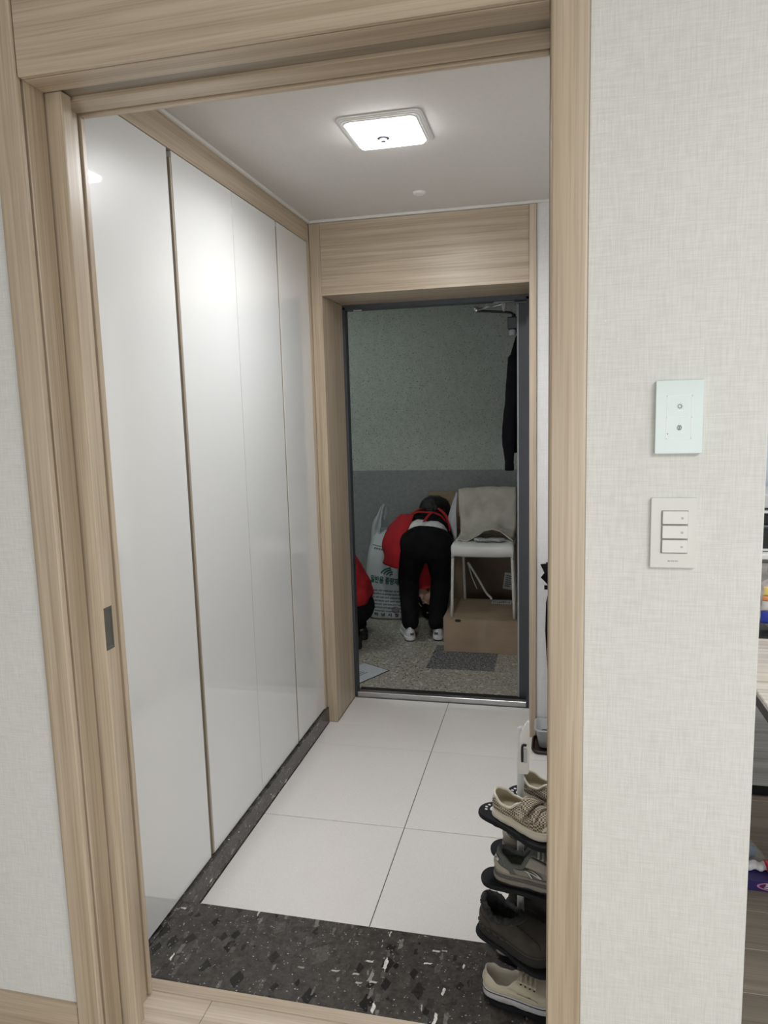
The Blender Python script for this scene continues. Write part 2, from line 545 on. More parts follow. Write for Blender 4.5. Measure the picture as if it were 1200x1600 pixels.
def sphere(bm, c, r, sx=1, sy=1, sz=1, u=14, v=9, mi=0):
    m = Matrix.Translation(c) @ Matrix.Diagonal((r*sx, r*sy, r*sz, 1))
    rr = bmesh.ops.create_uvsphere(bm, u_segments=u, v_segments=v, radius=1.0, matrix=m)
    for f in {f for w in rr['verts'] for f in w.link_faces}: f.material_index = mi
    return bm

def capsule(bm, a, b, ra, rb, n=14):
    a, b = Vector(a), Vector(b)
    d = (b-a)
    L = d.length
    d = d/L if L > 1e-6 else Vector((0, 0, 1))
    pts, rs = [], []
    for t in (-0.98, -0.8, -0.5, -0.2):
        pts.append(a+d*ra*t); rs.append(ra*math.sqrt(max(0, 1-t*t)))
    pts.append(a); rs.append(ra)
    pts.append((a+b)/2); rs.append((ra+rb)/2)
    pts.append(b); rs.append(rb)
    for t in (0.2, 0.5, 0.8, 0.98):
        pts.append(b+d*rb*t); rs.append(rb*math.sqrt(max(0, 1-t*t)))
    tube(bm, pts, rs, n)

def blob(name, fill, mats, parent=None, voxel=0.008, smooth=4, wrinkle=0.0, wscale=9.0, **kw):
    """one continuous skin round the given overlapping solids"""
    bm = B()
    fill(bm)
    bmesh.ops.recalc_face_normals(bm, faces=bm.faces)
    me = bpy.data.meshes.new('tmp')
    bm.to_mesh(me); bm.free()
    o = bpy.data.objects.new('tmp', me)
    COL.objects.link(o)
    r = o.modifiers.new('r', 'REMESH'); r.mode = 'VOXEL'; r.voxel_size = voxel
    s = o.modifiers.new('s', 'SMOOTH'); s.iterations = smooth; s.factor = 0.6
    dg = bpy.context.evaluated_depsgraph_get()
    out = bpy.data.meshes.new_from_object(o.evaluated_get(dg))
    bpy.data.objects.remove(o)
    bpy.data.meshes.remove(me)
    out.name = name
    if wrinkle:
        ns = [v.normal.copy() for v in out.vertices]
        for v, n in zip(out.vertices, ns):
            q = v.co*wscale
            f = mnoise.noise(Vector((q.x, q.y, q.z*0.6)))+0.5*mnoise.noise(q*2.3)
            v.co += n*wrinkle*f
    return finish_mesh(name, out, mats, parent, True, **kw)

def catmull_grid(rows, k):
    rr = [smoothpts(r, k) for r in rows]
    cols = list(zip(*rr))
    return list(zip(*[smoothpts(c, k) for c in cols]))

def sheet(bm, rows, th=0.004, k=5, wrinkle=0.0, wscale=14.0, mi=0):
    """cloth through a grid of control points, with thickness"""
    g = catmull_grid(rows, k)
    nr, nc = len(g), len(g[0])
    g = [[Vector(p) for p in r] for r in g]
    def nrm(i, j):
        a = g[min(i+1, nr-1)][j]-g[max(i-1, 0)][j]
        b = g[i][min(j+1, nc-1)]-g[i][max(j-1, 0)]
        n = a.cross(b)
        return n.normalized() if n.length > 1e-9 else Vector((0, -1, 0))
    N = [[nrm(i, j) for j in range(nc)] for i in range(nr)]
    if wrinkle:
        for i in range(nr):
            for j in range(nc):
                q = g[i][j]*wscale
                f = mnoise.noise(Vector((q.x*1.6, q.y, q.z*0.7)))+0.5*mnoise.noise(q*2.1)
                g[i][j] = g[i][j]+N[i][j]*wrinkle*f
    A = [[bm.verts.new(g[i][j]+N[i][j]*th*0.5) for j in range(nc)] for i in range(nr)]
    C = [[bm.verts.new(g[i][j]-N[i][j]*th*0.5) for j in range(nc)] for i in range(nr)]
    fs = []
    for i in range(nr-1):
        for j in range(nc-1):
            fs.append(bm.faces.new((A[i][j], A[i][j+1], A[i+1][j+1], A[i+1][j])))
            fs.append(bm.faces.new((C[i][j], C[i+1][j], C[i+1][j+1], C[i][j+1])))
    for i in range(nr-1):
        fs.append(bm.faces.new((A[i][0], A[i+1][0], C[i+1][0], C[i][0])))
        fs.append(bm.faces.new((A[i][-1], C[i][-1], C[i+1][-1], A[i+1][-1])))
    for j in range(nc-1):
        fs.append(bm.faces.new((A[0][j], C[0][j], C[0][j+1], A[0][j+1])))
        fs.append(bm.faces.new((A[-1][j], A[-1][j+1], C[-1][j+1], C[-1][j])))
    for f in fs: f.material_index = mi
    return bm

def lathe(bm, prof, c, n=24, mi=0):
    rings = []
    for r, z in prof:
        rings.append([bm.verts.new((c[0]+r*cos(2*pi*k/n), c[1]+r*sin(2*pi*k/n), c[2]+z)) for k in range(n)])
    for a, b in zip(rings, rings[1:]):
        for k in range(n):
            bm.faces.new((a[k], a[(k+1) % n], b[(k+1) % n], b[k])).material_index = mi
    bm.faces.new(rings[0][::-1]).material_index = mi
    bm.faces.new(rings[-1]).material_index = mi
    return bm

def text_bm(s, size, bold=0.0, align='CENTER', shear=0.0):
    """the writing as a flat mesh in (x, y), centred"""
    c = bpy.data.curves.new('t', 'FONT')
    c.body = s; c.size = size; c.align_x = align; c.align_y = 'CENTER'; c.offset = bold; c.shear = shear
    c.resolution_u = 3
    o = bpy.data.objects.new('t', c)
    COL.objects.link(o)
    bpy.context.view_layer.update()
    me = bpy.data.meshes.new_from_object(o.evaluated_get(bpy.context.evaluated_depsgraph_get()))
    bm = B()
    bm.from_mesh(me)
    bpy.data.objects.remove(o)
    bpy.data.curves.remove(c)
    bpy.data.meshes.remove(me)
    return bm

# ------------------------------------------------------------------ dimensions
ZT = -0.074          # porch tile level
XC = -0.072          # wardrobe door face
XL, XR = 0.030, 0.985
ZH = 2.035
YB = 1.9416          # porch end wall face
YD = 2.263
ZC = 2.256
ZDT = 2.165

# ------------------------------------------------------------------ living room: floor, walls, ceiling
fl = finish('floor', bbox(-1.9, 1.32, -3.6, 0.227, -0.06, -0.012), M_GROUT, kind='structure')
def plank(x0, x1, y0, y1, parent, mat, z0=-0.012, z1=0.0, name='plank'):
    return finish(name, bbox(x0, x1, y0, y1, z0, z1, 0.0012), mat, parent)
plank(-0.008, 0.986, 0.1900, 0.2262, fl, M_PLANK, name='border_strip')
yy = 0.1892
row = 0
while yy > -0.9:
    w = 0.115
    xs = [-1.9, -0.60+0.0, 0.19, 0.98, 1.32] if row % 2 == 0 else [-1.9, -1.0, -0.21, 0.60, 1.32]
    for a, b in zip(xs, xs[1:]):
        if yy > 0.0:
            a, b = max(a, -0.008), min(b, 0.986)
            if b-a < 0.02: continue
        if yy-w < 0.0 < yy and row > 0:
            pass
        plank(a+0.0006, b-0.0006, yy-w+0.0008 if yy > 0.12 else yy-w+0.0008, yy, fl, M_PLANK)
    yy -= w
    row += 1
finish('floor', bbox(-1.9, 1.32, -3.6, yy, -0.012, 0.0), M_PLANK, kind='structure')

# wall left of the opening: two skins with the sliding door's pocket between them
finish('wall_left', boxs((-2.6, -0.029, 0.0, 0.056, 0.0, 2.40), (-2.6, -0.029, 0.112, 0.172, 0.0, 2.40)), M_PAPER, kind='structure')
finish('wall_right', bbox(1.044, 1.3209, 0.0, 0.185, 0.0, 2.40, 0.002), M_PAPER, kind='structure')
bm = B()
prism(bm, [(-0.0095, 0.0), (0.0, 0.0), (0.0, 0.122), (-0.0065, 0.122), (-0.0095, 0.116)], -2.6, -0.031)
for v in bm.verts: v.co = Vector((v.co.z, v.co.x, v.co.y))
finish('baseboard_left', bm, M_WOODX, kind='structure')
bm = B()
prism(bm, [(-0.0095, 0.0), (0.0, 0.0), (0.0, 0.122), (-0.0065, 0.122), (-0.0095, 0.116)], 1.047, 1.3209)
for v in bm.verts: v.co = Vector((v.co.z, v.co.x, v.co.y))
finish('baseboard_right', bm, M_WOODX, kind='structure')
finish('ceiling', bbox(-2.6, 4.2, -3.6, 0.0, 2.40, 2.46), M_CEIL, kind='structure')

# ------------------------------------------------------------------ sliding door and its oak surround
d1 = thing('door_1', (0.5, 0.09, 0.0), kind='structure', label='oak framed doorway with the sliding door pushed into the wall')
def casing(x0, x1, z0, z1, inner):
    o = [(x0, -0.012), (x1, -0.012), (x1, 0.0), (x0, 0.0)]
    bm = B()
    prism(bm, o, z0, z1, 0.0)
    es = [e for e in bm.edges if abs(e.verts[0].co.z-e.verts[1].co.z) > 0.1 and e.verts[0].co.y < -0.01]
    bmesh.ops.bevel(bm, geom=es, offset=0.004, segments=2, affect='EDGES', profile=0.5)
    return finish('casing', bm, M_WOODV, d1)
casing(-0.0296, XL-0.002, 0.0, 2.40, True)
casing(XR+0.001, 1.0445, 0.0, 2.40, True)
finish('header_panel', bbox(XL-0.0005, XR, -0.010, 0.004, ZH, 2.40, 0.0025), M_WOODX, d1)
for sx, nm in ((0, 'l'), (1, 'r')):
    x0, x1 = (-0.028, XL) if sx == 0 else (XR, 1.03)
    finish('front_jamb', bbox(x0, x1, 0.0065, 0.0615, 0.0, ZH+0.02, 0.0015), M_WOODV, d1)
    finish('rear_jamb', bbox(x0, x1, 0.1065, 0.163, 0.0, ZH+0.02, 0.0015), M_WOODV, d1)
    x0, x1 = (-0.05, XL+0.002) if sx == 0 else (XR-0.002, 1.05)
    finish('rear_casing', bbox(x0, x1, 0.1705, 0.186, 0.004, ZH+0.08, 0.002), M_WOODV, d1)
    x0, x1 = (-0.028, XL-0.012) if sx == 0 else (XR+0.012, 1.03)
    finish('jamb_backing', boxs((x0, x1, 0.0, 0.0065, 0.0, ZH+0.02), (x0, x1, 0.163, 0.1705, 0.0, ZH+0.02)), M_WOODV, d1)
finish('front_lintel', bbox(XL, XR, 0.0065, 0.0615, ZH, ZH+0.045, 0.0015), M_WOODX, d1)
finish('rear_lintel', bbox(XL, XR, 0.1065, 0.163, ZH, ZH+0.045, 0.0015), M_WOODX, d1)
finish('rear_lintel_casing', bbox(XL+0.002, XR-0.002, 0.1705, 0.186, ZH-0.003, ZH+0.08, 0.002), M_WOODX, d1)
finish('lintel_backing', boxs((XL, XR, 0.004, 0.0065, ZH+0.012, ZH+0.1), (XL, XR, 0.163, 0.1705, ZH+0.012, ZH+0.1),
                              (XL, XR, 0.0065, 0.163, ZH+0.045, ZH+0.10)), M_WOODX, d1)
finish('ceiling', bbox(-2.6, 1.3209, 0.0, 0.187, 2.40, 2.46), M_CEIL, kind='structure')
# oak above the lintel, seen from inside the porch
finish('trim_1', bbox(-0.05, 1.05, 0.170, 0.185, ZH+0.081, 2.40), M_WOODX, kind='structure')
finish('slot_shade_fill', bbox(XL, XR, 0.0625, 0.1055, ZH+0.007, ZH+0.0445), M_CHANX, d1)  # fills the lintel slot, its shade put into the dark brown
XLEAF = 0.064
lf = finish('door_leaf', bbox(-0.90, XLEAF, 0.067, 0.098, 0.010, ZH+0.004, 0.0018), M_WOODV, d1)
pz0, pz1 = 0.917, 1.010
finish('pull_handle', boxs((XLEAF-0.001, XLEAF+0.0012, 0.0685, 0.0735, pz0, pz1), (XLEAF-0.001, XLEAF+0.0012, 0.0905, 0.0955, pz0, pz1),
                           (XLEAF-0.001, XLEAF+0.0012, 0.0735, 0.0905, pz0, pz0+0.006), (XLEAF-0.001, XLEAF+0.0012, 0.0735, 0.0905, pz1-0.006, pz1),
                           (XLEAF-0.001, XLEAF+0.0004, 0.0738, 0.0902, pz0+0.0065, pz1-0.0065)), M_PULL, lf)
finish('floor_guide', bbox(0.03, XLEAF-0.004, 0.078, 0.087, 0.0005, 0.0095), M_RUBBER, d1)

# ------------------------------------------------------------------ porch: threshold, plinth, tiles, walls, ceiling
finish('trim_2', bbox(-0.0605, 1.2, 0.2275, 0.5116, ZT-0.02, 0.0, 0.002), M_STONE, kind='structure')
finish('trim_3', bbox(-0.12, -0.0607, 0.5118, YB-0.001, ZT-0.02, 0.0, 0.0015), M_STONE, kind='structure')
finish('trim_4', bbox(-0.12, -0.0607, 0.2275, 0.5116, ZT-0.02, 0.0), M_STONE, kind='structure')
fp = finish('floor', bbox(-0.06, 1.2, 0.512, YD-0.008, ZT-0.03, ZT-0.004), M_GROUT, kind='structure')
XT, YT = 0.4778, 1.1144
gy = [0.5135, YT, YT+0.6, YD-0.009]
gx = [-0.0595, XT, XT+0.6, 1.198]
for ya, yb_ in zip(gy, gy[1:]):
    for xa, xb in zip(gx, gx[1:]):
        if ya > YT+0.5:   # the last row runs into the doorway
            if xb < XT+0.01:
                finish('tile', bbox(xa+0.0012, xb-0.0012, ya+0.0012, YB-0.002, ZT-0.012, ZT, 0.0008), M_TILE, fp)
                finish('tile', bbox(-0.018, xb-0.0012, YB-0.0019, yb_, ZT-0.012, ZT, 0.0008), M_TILE, fp)
            elif xa < XT+0.01:
                finish('tile', bbox(xa+0.0012, 0.892, ya+0.0012, yb_, ZT-0.012, ZT, 0.0008), M_TILE, fp)
                finish('tile', bbox(0.8922, xb-0.0012, ya+0.0012, YB-0.002, ZT-0.012, ZT, 0.0008), M_TILE, fp)
            else:
                finish('tile', bbox(xa+0.0012, xb, ya+0.0012, YB-0.002, ZT-0.012, ZT, 0.0008), M_TILE, fp)
        else:
            finish('tile', bbox(xa+0.0014, xb-0.0014, ya+0.0014, yb_-0.0014, ZT-0.012, ZT, 0.0008), M_TILE, fp)

finish('wall_porch_left', bbox(-0.62, -0.50, 0.187, 2.33, ZT-0.03, 2.40), M_PAPER2, kind='structure')
finish('wall_porch_right', bbox(1.2, 1.3209, 0.186, 1.9416, ZT-0.03, 2.40), M_PAPER2, kind='structure')
# end wall, with the entrance doorway through it
finish('wall_porch_end', boxs((0.9235, 3.2, YB, 2.33, ZT-0.03, 2.44),
                              (-2.6, -0.0705, YB+0.03, 2.33, ZT-0.03, 2.44),
                              (-0.0605, 0.9235, YB+0.02, 2.33, 1.955, 2.44)), M_PAPER2, kind='structure')
finish('ceiling', bbox(-0.50, 1.2, 0.187, YB, ZC, 2.31), M_CEIL, kind='structure')
finish('trim_5', bbox(XC, XC+0.013, 0.19, YB-0.0005, ZC-0.011, ZC, 0.002), M_CROWN, kind='structure')
finish('trim_6', bbox(XC+0.013, 1.2, YB-0.014, YB-0.0005, ZC-0.011, ZC, 0.002), M_CROWN, kind='structure')
finish('baseboard_porch_end', bbox(0.9240, 1.2, YB-0.010, YB-0.0005, ZT, 0.0), M_STONE, kind='structure')

# ------------------------------------------------------------------ built-in shoe wardrobe, two units of two doors
def wardrobe(y0, y1, doors, channels, label):
    t = thing('shoe_cabinet', ((XC-0.2), (y0+y1)/2, 0.0), label, 'cabinet', 'built-in porch cabinets')
    finish('carcass', bbox(-0.49, XC-0.023, y0, y1, 0.001, ZDT, 0.001), M_CHAN, t)
    for a, b in doors:
        finish('door', bbox(XC-0.020, XC, a, b, 0.0055, ZDT-0.003, 0.0004), M_DOOR, t)
    for a, b in channels:
        finish('handle_channel', boxs((XC-0.0225, XC-0.017, a, b, 0.006, ZDT-0.003), (XC-0.017, XC-0.0015, b-0.35*(b-a), b-0.0002, 0.006, ZDT-0.022)), M_CHAN, t)
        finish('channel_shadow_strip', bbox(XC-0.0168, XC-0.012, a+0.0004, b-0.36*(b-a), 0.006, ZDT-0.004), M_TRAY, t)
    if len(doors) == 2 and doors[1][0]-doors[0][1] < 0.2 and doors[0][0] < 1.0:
        finish('gap_shade_strip', bbox(XC-0.018, XC-0.0008, doors[1][1]+0.0002, doors[1][1]+0.0022, 0.006, ZDT-0.004), M_TRAY, t)  # dark strip in the door gap, the seam's shade as colour
    return t
wardrobe(0.21, 1.1400, [(0.315, 0.7132), (0.7398, 1.1378)], [(0.7134, 0.7396)],
         'white high-gloss cabinet nearest the sliding door, two tall doors')
wardrobe(1.1402, 1.9085, [(1.1403, 1.5372), (1.553, 1.908)], [(1.5374, 1.5528)],
         'white high-gloss cabinet in the far half, next to the entrance door')
finish('trim_7', bbox(XC-0.020, XC, 0.19, YB-0.0005, ZDT, ZC-0.0005, 0.001), M_WOODY, kind='structure')
finish('trim_8', bbox(XC-0.022, XC+0.003, 1.9095, YB-0.0003, 0.001, ZDT-0.0005, 0.001), M_WOODV, kind='structure')
finish('trim_9', bbox(-0.11, XC, 0.19, 0.313, 0.001, ZDT-0.0005, 0.001), M_DOOR, kind='structure')

# ------------------------------------------------------------------ entrance door: oak lining, steel frame, leaf, closer
d2 = thing('door_2', (0.43, 2.3, ZT), kind='structure', label='oak lined entrance doorway with dark steel frame, door standing open')
finish('casing', bbox(-0.0690, -0.0185, YB, YB+0.018, ZT, ZC-0.012, 0.0012), M_WOODV, d2)
finish('casing', bbox(0.8925, 0.9227, YB-0.012, YB+0.003, ZT, ZC-0.012, 0.0012), M_WOODV, d2)
finish('header_panel', bbox(-0.018, 0.8921, YB-0.001, YB+0.018, 1.933, ZC-0.012, 0.001), M_WOODX, d2)
finish('lining_side', bbox(-0.058, -0.0200, YB+0.0185, YD, ZT, 1.934, 0.001), M_WOODV, d2)
finish('lining_side', bbox(0.8925, 0.9227, YB+0.0035, YD, ZT, 1.934, 0.001), M_WOODV, d2)
finish('lining_head', bbox(-0.018, 0.892, YB+0.0185, YD, 1.9335, 1.954, 0.001), M_WOODX, d2)
finish('frame_jamb', boxs((-0.058, -0.006, YD+0.0005, 2.31, ZT, 1.9235), (-0.058, -0.016, 2.31, 2.345, ZT, 1.9235)), M_STEEL_D, d2)
finish('frame_jamb', boxs((0.868, 0.9227, YD+0.0005, 2.33, ZT, 1.9235)), M_STEEL_D, d2)
finish('frame_head', bbox(-0.058, 0.9227, YD+0.0005, 2.33, 1.9105, 1.954, 0.001), M_STEEL_D, d2)
finish('strike_plate', bbox(0.035, 0.080, YD+0.004, YD+0.03, 1.903, 1.9104, 0.001), M_STAIN, d2)
finish('sill', bbox(-0.006, 0.868, YD+0.0005, 2.30, ZT-0.02, -0.047, 0.002), M_STAIN, d2)
finish('sill_gasket', bbox(-0.006, 0.868, 2.3002, 2.345, ZT-0.02, -0.050, 0.001), M_RUBBER, d2)
lf2 = finish('door_leaf', bbox(0.826, 0.867, 2.336, 3.22, ZT+0.014, 1.905, 0.0015), M_STEEL_D, d2)
finish('edge_gasket', bbox(0.8225, 0.8305, 2.334, 2.3358, ZT+0.016, 1.90), M_STEEL_L, lf2)
cl = finish('closer_body', bbox(0.772, 0.8255, 2.40, 2.60, 1.797, 1.852, 0.006, 2), M_STEEL_D, d2)
bm = B(); lathe(bm, [(0.016, 0), (0.018, 0.006), (0.018, 0.026), (0.014, 0.03)], (0.797, 2.435, 1.766), 14)
finish('closer_knob', bm, M_STEEL_L, d2)
bm = B(); tube(bm, smoothpts([(0.805, 2.44, 1.858), (0.795, 2.44, 1.872), (0.775, 2.435, 1.878), (0.70, 2.43, 1.885), (0.623, 2.42, 1.891)], 4), 0.0058, 8)
lathe(bm, [(0.010, 0), (0.010, 0.014), (0.006, 0.018)], (0.802, 2.44, 1.8525), 12)
finish('closer_arm', bm, M_BLACKM, d2, True)
bm = B(); tube(bm, [(0.623, 2.42, 1.893), (0.69, 2.36, 1.896), (0.758, 2.305, 1.900)], 0.0045, 8)
tube(bm, [(0.627, 2.424, 1.901), (0.70, 2.36, 1.902), (0.758, 2.31, 1.905)], 0.003, 8)
lathe(bm, [(0.009, 0), (0.011, 0.004), (0.011, 0.022), (0.006, 0.026)], (0.622, 2.42, 1.886), 12)
finish('closer_link', bm, M_STAIN, d2, True)
bm = B(); lathe(bm, [(0.003, 0), (0.010, 0.016), (0.012, 0.03), (0.012, 0.044)], (0.764, 2.30, 1.866), 14)
prism(bm, rrect(0.715, 0.815, 2.285, 2.315, 0.012), 1.9065, 1.9104)
finish('closer_bracket', bm, M_STEEL_L, d2, True)

# ------------------------------------------------------------------ hall outside
HZ = ZT
finish('floor', bbox(-2.6, 3.2, 2.331, 4.12, HZ-0.06, HZ-0.0005), M_HFLOOR, kind='structure')
hfl = bpy.data.objects['floor.004'] if 'floor.004' in bpy.data.objects else None
inl = finish('floor', bbox(0.276, 0.672, 2.742, 3.165, HZ-0.02, HZ+0.0004), M_INLAY, kind='structure')
finish('wall_hall_back', bbox(-2.6, 3.2, 4.1, 4.2, HZ-0.06, 2.44), M_HWALL, kind='structure')
finish('trim_10', bbox(-2.6, 3.2, 4.0965, 4.0998, HZ, 0.972), M_HDADO, kind='structure')
finish('wall_hall_left', bbox(-2.7, -2.6, 2.33, 4.2, HZ-0.06, 2.44), M_HWALL, kind='structure')
finish('wall_hall_right', bbox(3.2, 3.3, 2.0, 4.2, HZ-0.06, 2.44), M_HWALL, kind='structure')
finish('ceiling', bbox(-2.7, 3.3, 2.331, 4.2, 2.44, 2.5), M_HPLAIN, kind='structure')
HL = thing('added_hall_light', (-1.0, 3.0, 2.40), 'added lamp housing out of view in the stair hall', 'lamp')  # unseen housing added for the hall fill light
finish('added_lamp_body', bbox(-1.22, -0.78, 2.78, 3.22, 2.375, 2.44, 0.01), M_WHITE_P, HL)

# ------------------------------------------------------------------ porch ceiling lamp and detector
LX, LY = 0.497, 1.018
lt = thing('ceiling_light', (LX, LY, ZC), 'lit square ceiling lamp with ribbed white frame over the porch', 'lamp')
bm = B()
for i, (h, z0, z1) in enumerate(((0.127, ZC-0.004, ZC-0.0002), (0.121, ZC-0.007, ZC-0.0002), (0.115, ZC-0.010, ZC-0.0002), (0.109, ZC-0.013, ZC-0.0002))):
    prism(bm, rrect(LX-h, LX+h, LY-h, LY+h, 0.022, 6), z0, z1, 0.001, 0, 1)
finish('frame', bm, M_WHITE_P, lt)
bm = B(); prism(bm, rrect(LX-0.100, LX+0.100, LY-0.100, LY+0.100, 0.012, 6), ZC-0.020, ZC-0.0132, 0.003)
finish('diffuser', bm, M_LAMP, lt)
lo = area('lamp_light', (LX, LY, ZC-0.030), (LX, LY, 0), 0.19, 0.19, LAMP_POWER, (0.985, 0.99, 1.0))
lo.data.spread = radians(160)
lo.parent = lt
lo.location = (0, 0, -0.026)
bm = B(); lathe(bm, [(0.008, -0.016), (0.011, -0.012), (0.011, -0.008), (0.020, -0.0065), (0.020, 0.0)], (LX-0.01, LY+0.0, ZC-0.0202), 20)
finish('motion_sensor', bm, M_SENSOR, lt)
bm = B(); lathe(bm, [(0.019, -0.009), (0.024, -0.006), (0.025, 0.0)], (0.479, 1.672, ZC-0.0002), 24)
finish('smoke_detector', bm, M_WHITE_P, label='small round white disc on the porch ceiling beyond the lamp', cat='detector')

# ------------------------------------------------------------------ switches on the right wall
def plate(bm, x0, x1, z0, z1, y0, y1, r=0.003, bev=0.0015):
    prism_y(bm, rrect(x0, x1, z0, z1, r, 4), y0, y1, bev)
    return bm
sw = thing('touch_switch', (1.187, 0.0, 1.328), 'pale glass touch panel with two icons, upper of the two wall switches', 'switch')
sx0, sx1, sz0, sz1 = 1.152, 1.2235, 1.328, 1.4445
finish('glass_plate', plate(B(), sx0, sx1, sz0, sz1, -0.0095, -0.0003, 0.002, 0.0012), M_GLASSW, sw)
cx = (sx0+sx1)/2
bm = B()
fx0, fx1, fz0, fz1 = cx-0.0192, cx+0.0192, 1.3515, 1.4205
for a in ((fx0, fx1, fz0, fz0+0.001), (fx0, fx1, fz1-0.001, fz1), (fx0, fx0+0.001, fz0, fz1), (fx1-0.001, fx1, fz0, fz1), (fx0, fx1, 1.3853, 1.3863),
          (cx-0.003, cx+0.006, 1.3955, 1.3972), (cx+0.002, cx+0.005, 1.3612, 1.3632)):
    box(bm, a[0], a[1], -0.0098, -0.0090, a[2], a[3])
finish('printed_frame', bm, M_GLASSL, sw)
bm = B()
c0 = (cx+0.0005, 1.4033)
for k in range(8):
    t = 2*pi*k/8
    p = Vector((c0[0]+0.003*cos(t), -0.0097, c0[1]+0.003*sin(t))); q = Vector((c0[0]+0.0046*cos(t), -0.0097, c0[1]+0.0046*sin(t)))
    tube(bm, [p, q], 0.0004, 4)
ring = [(c0[0]+0.0024*cos(2*pi*k/14), -0.0097, c0[1]+0.0024*sin(2*pi*k/14)) for k in range(15)]
tube(bm, ring, 0.0004, 4)
finish('sun_icon', bm, M_INK, sw)
bm = B()
c1 = (cx+0.0005, 1.3695)
for s in (-1, 1):
    tube(bm, [(c1[0]+s*(0.001+0.0022*sin(pi*u/8)), -0.0097, c1[1]-0.004+0.008*u/8) for u in range(9)], 0.0005, 4)
    tube(bm, [(c1[0]+s*0.0006, -0.0097, c1[1]-0.0036), (c1[0]+s*0.0006, -0.0097, c1[1]+0.0036)], 0.0005, 4)
finish('curtain_icon', bm, M_INK, sw)
bm = B(); sphere(bm, (fx0+0.0022, -0.0096, 1.3598), 0.0009, 1, 0.3, 1, 10, 6)
finish('indicator', bm, M_BLACK, sw)

ls = thing('light_switch', (1.185, 0.0, 1.14), 'ivory three-key light switch, lower of the two wall switches', 'switch')
lx0, lx1, lz0, lz1 = 1.149, 1.2195, 1.140, 1.2560
finish('plate', plate(B(), lx0, lx1, lz0, lz1, -0.0065, -0.0003, 0.002, 0.0012), M_IVORY, ls)
for i in range(3):
    zt = 1.2345-i*0.0237
    finish('key_gap', bbox(1.1647, 1.2062, -0.0069, -0.0060, zt-0.0226, zt+0.0012), M_INKL, ls)
    k = finish('key', plate(B(), 1.1666, 1.2056, zt-0.0210, zt, -0.0105, -0.0066, 0.0016, 0.001), M_IVORY2, ls)
    ring = [(1.1968+0.0014*cos(2*pi*q/12), -0.0107, zt-0.011+0.0014*sin(2*pi*q/12)) for q in range(13)]
    bm = B(); tube(bm, ring, 0.0004, 4)
    finish('lamp_ring', bm, M_INKL, k)
bm = B()
for i, w in enumerate((0.0022, 0.0014, 0.0020, 0.0016, 0.0019, 0.0013)):
    box(bm, 1.1765+i*0.0028, 1.1765+i*0.0028+w, -0.0067, -0.0062, 1.1508, 1.1526)
finish('maker_mark', bm, M_INKL, ls)

# ------------------------------------------------------------------ shoes
def foot_pts(L, Wd, side, n=22, grow=0.0, flat=0.0):
    S = [0, .015, .06, .15, .30, .45, .58, .70, .80, .88, .94, .98, 1.0]
    lat = [0, .17, .29, .345, .36, .385, .44, .48, .475, .42, .32, .18, 0]
    med = [0, .17, .29, .345, .34, .345, .42, .49, .50, .47, .38, .22, 0]
    def itp(T, s):
        for i in range(len(S)-1):
            if s <= S[i+1]:
                u = (s-S[i])/(S[i+1]-S[i])
                return T[i]*(1-u)+T[i+1]*u
        return T[-1]
    out = []
    for k in range(n+1):
        t = pi*k/n
        s = (1-cos(t))/2
        w = itp(lat, s)*Wd
        out.append((t, s*L, -side*w))
    for k in range(1, n):
        t = pi*(n-k)/n
        s = (1-cos(t))/2
        w = itp(med, s)*Wd
        out.append((2*pi-t, s*L, side*w))
    # smooth
    P = [Vector((x, y)) for _, x, y in out]
    N = len(P)
    for _ in range(2):
        P = [(P[i-1]+P[i]*2+P[(i+1) % N])/4 for i in range(N)]
    if grow:
        c = Vector((L/2, 0))
        P = [p+(p-c).normalized()*grow for p in P]
    return [(out[i][0], P[i].x, P[i].y) for i in range(N)]

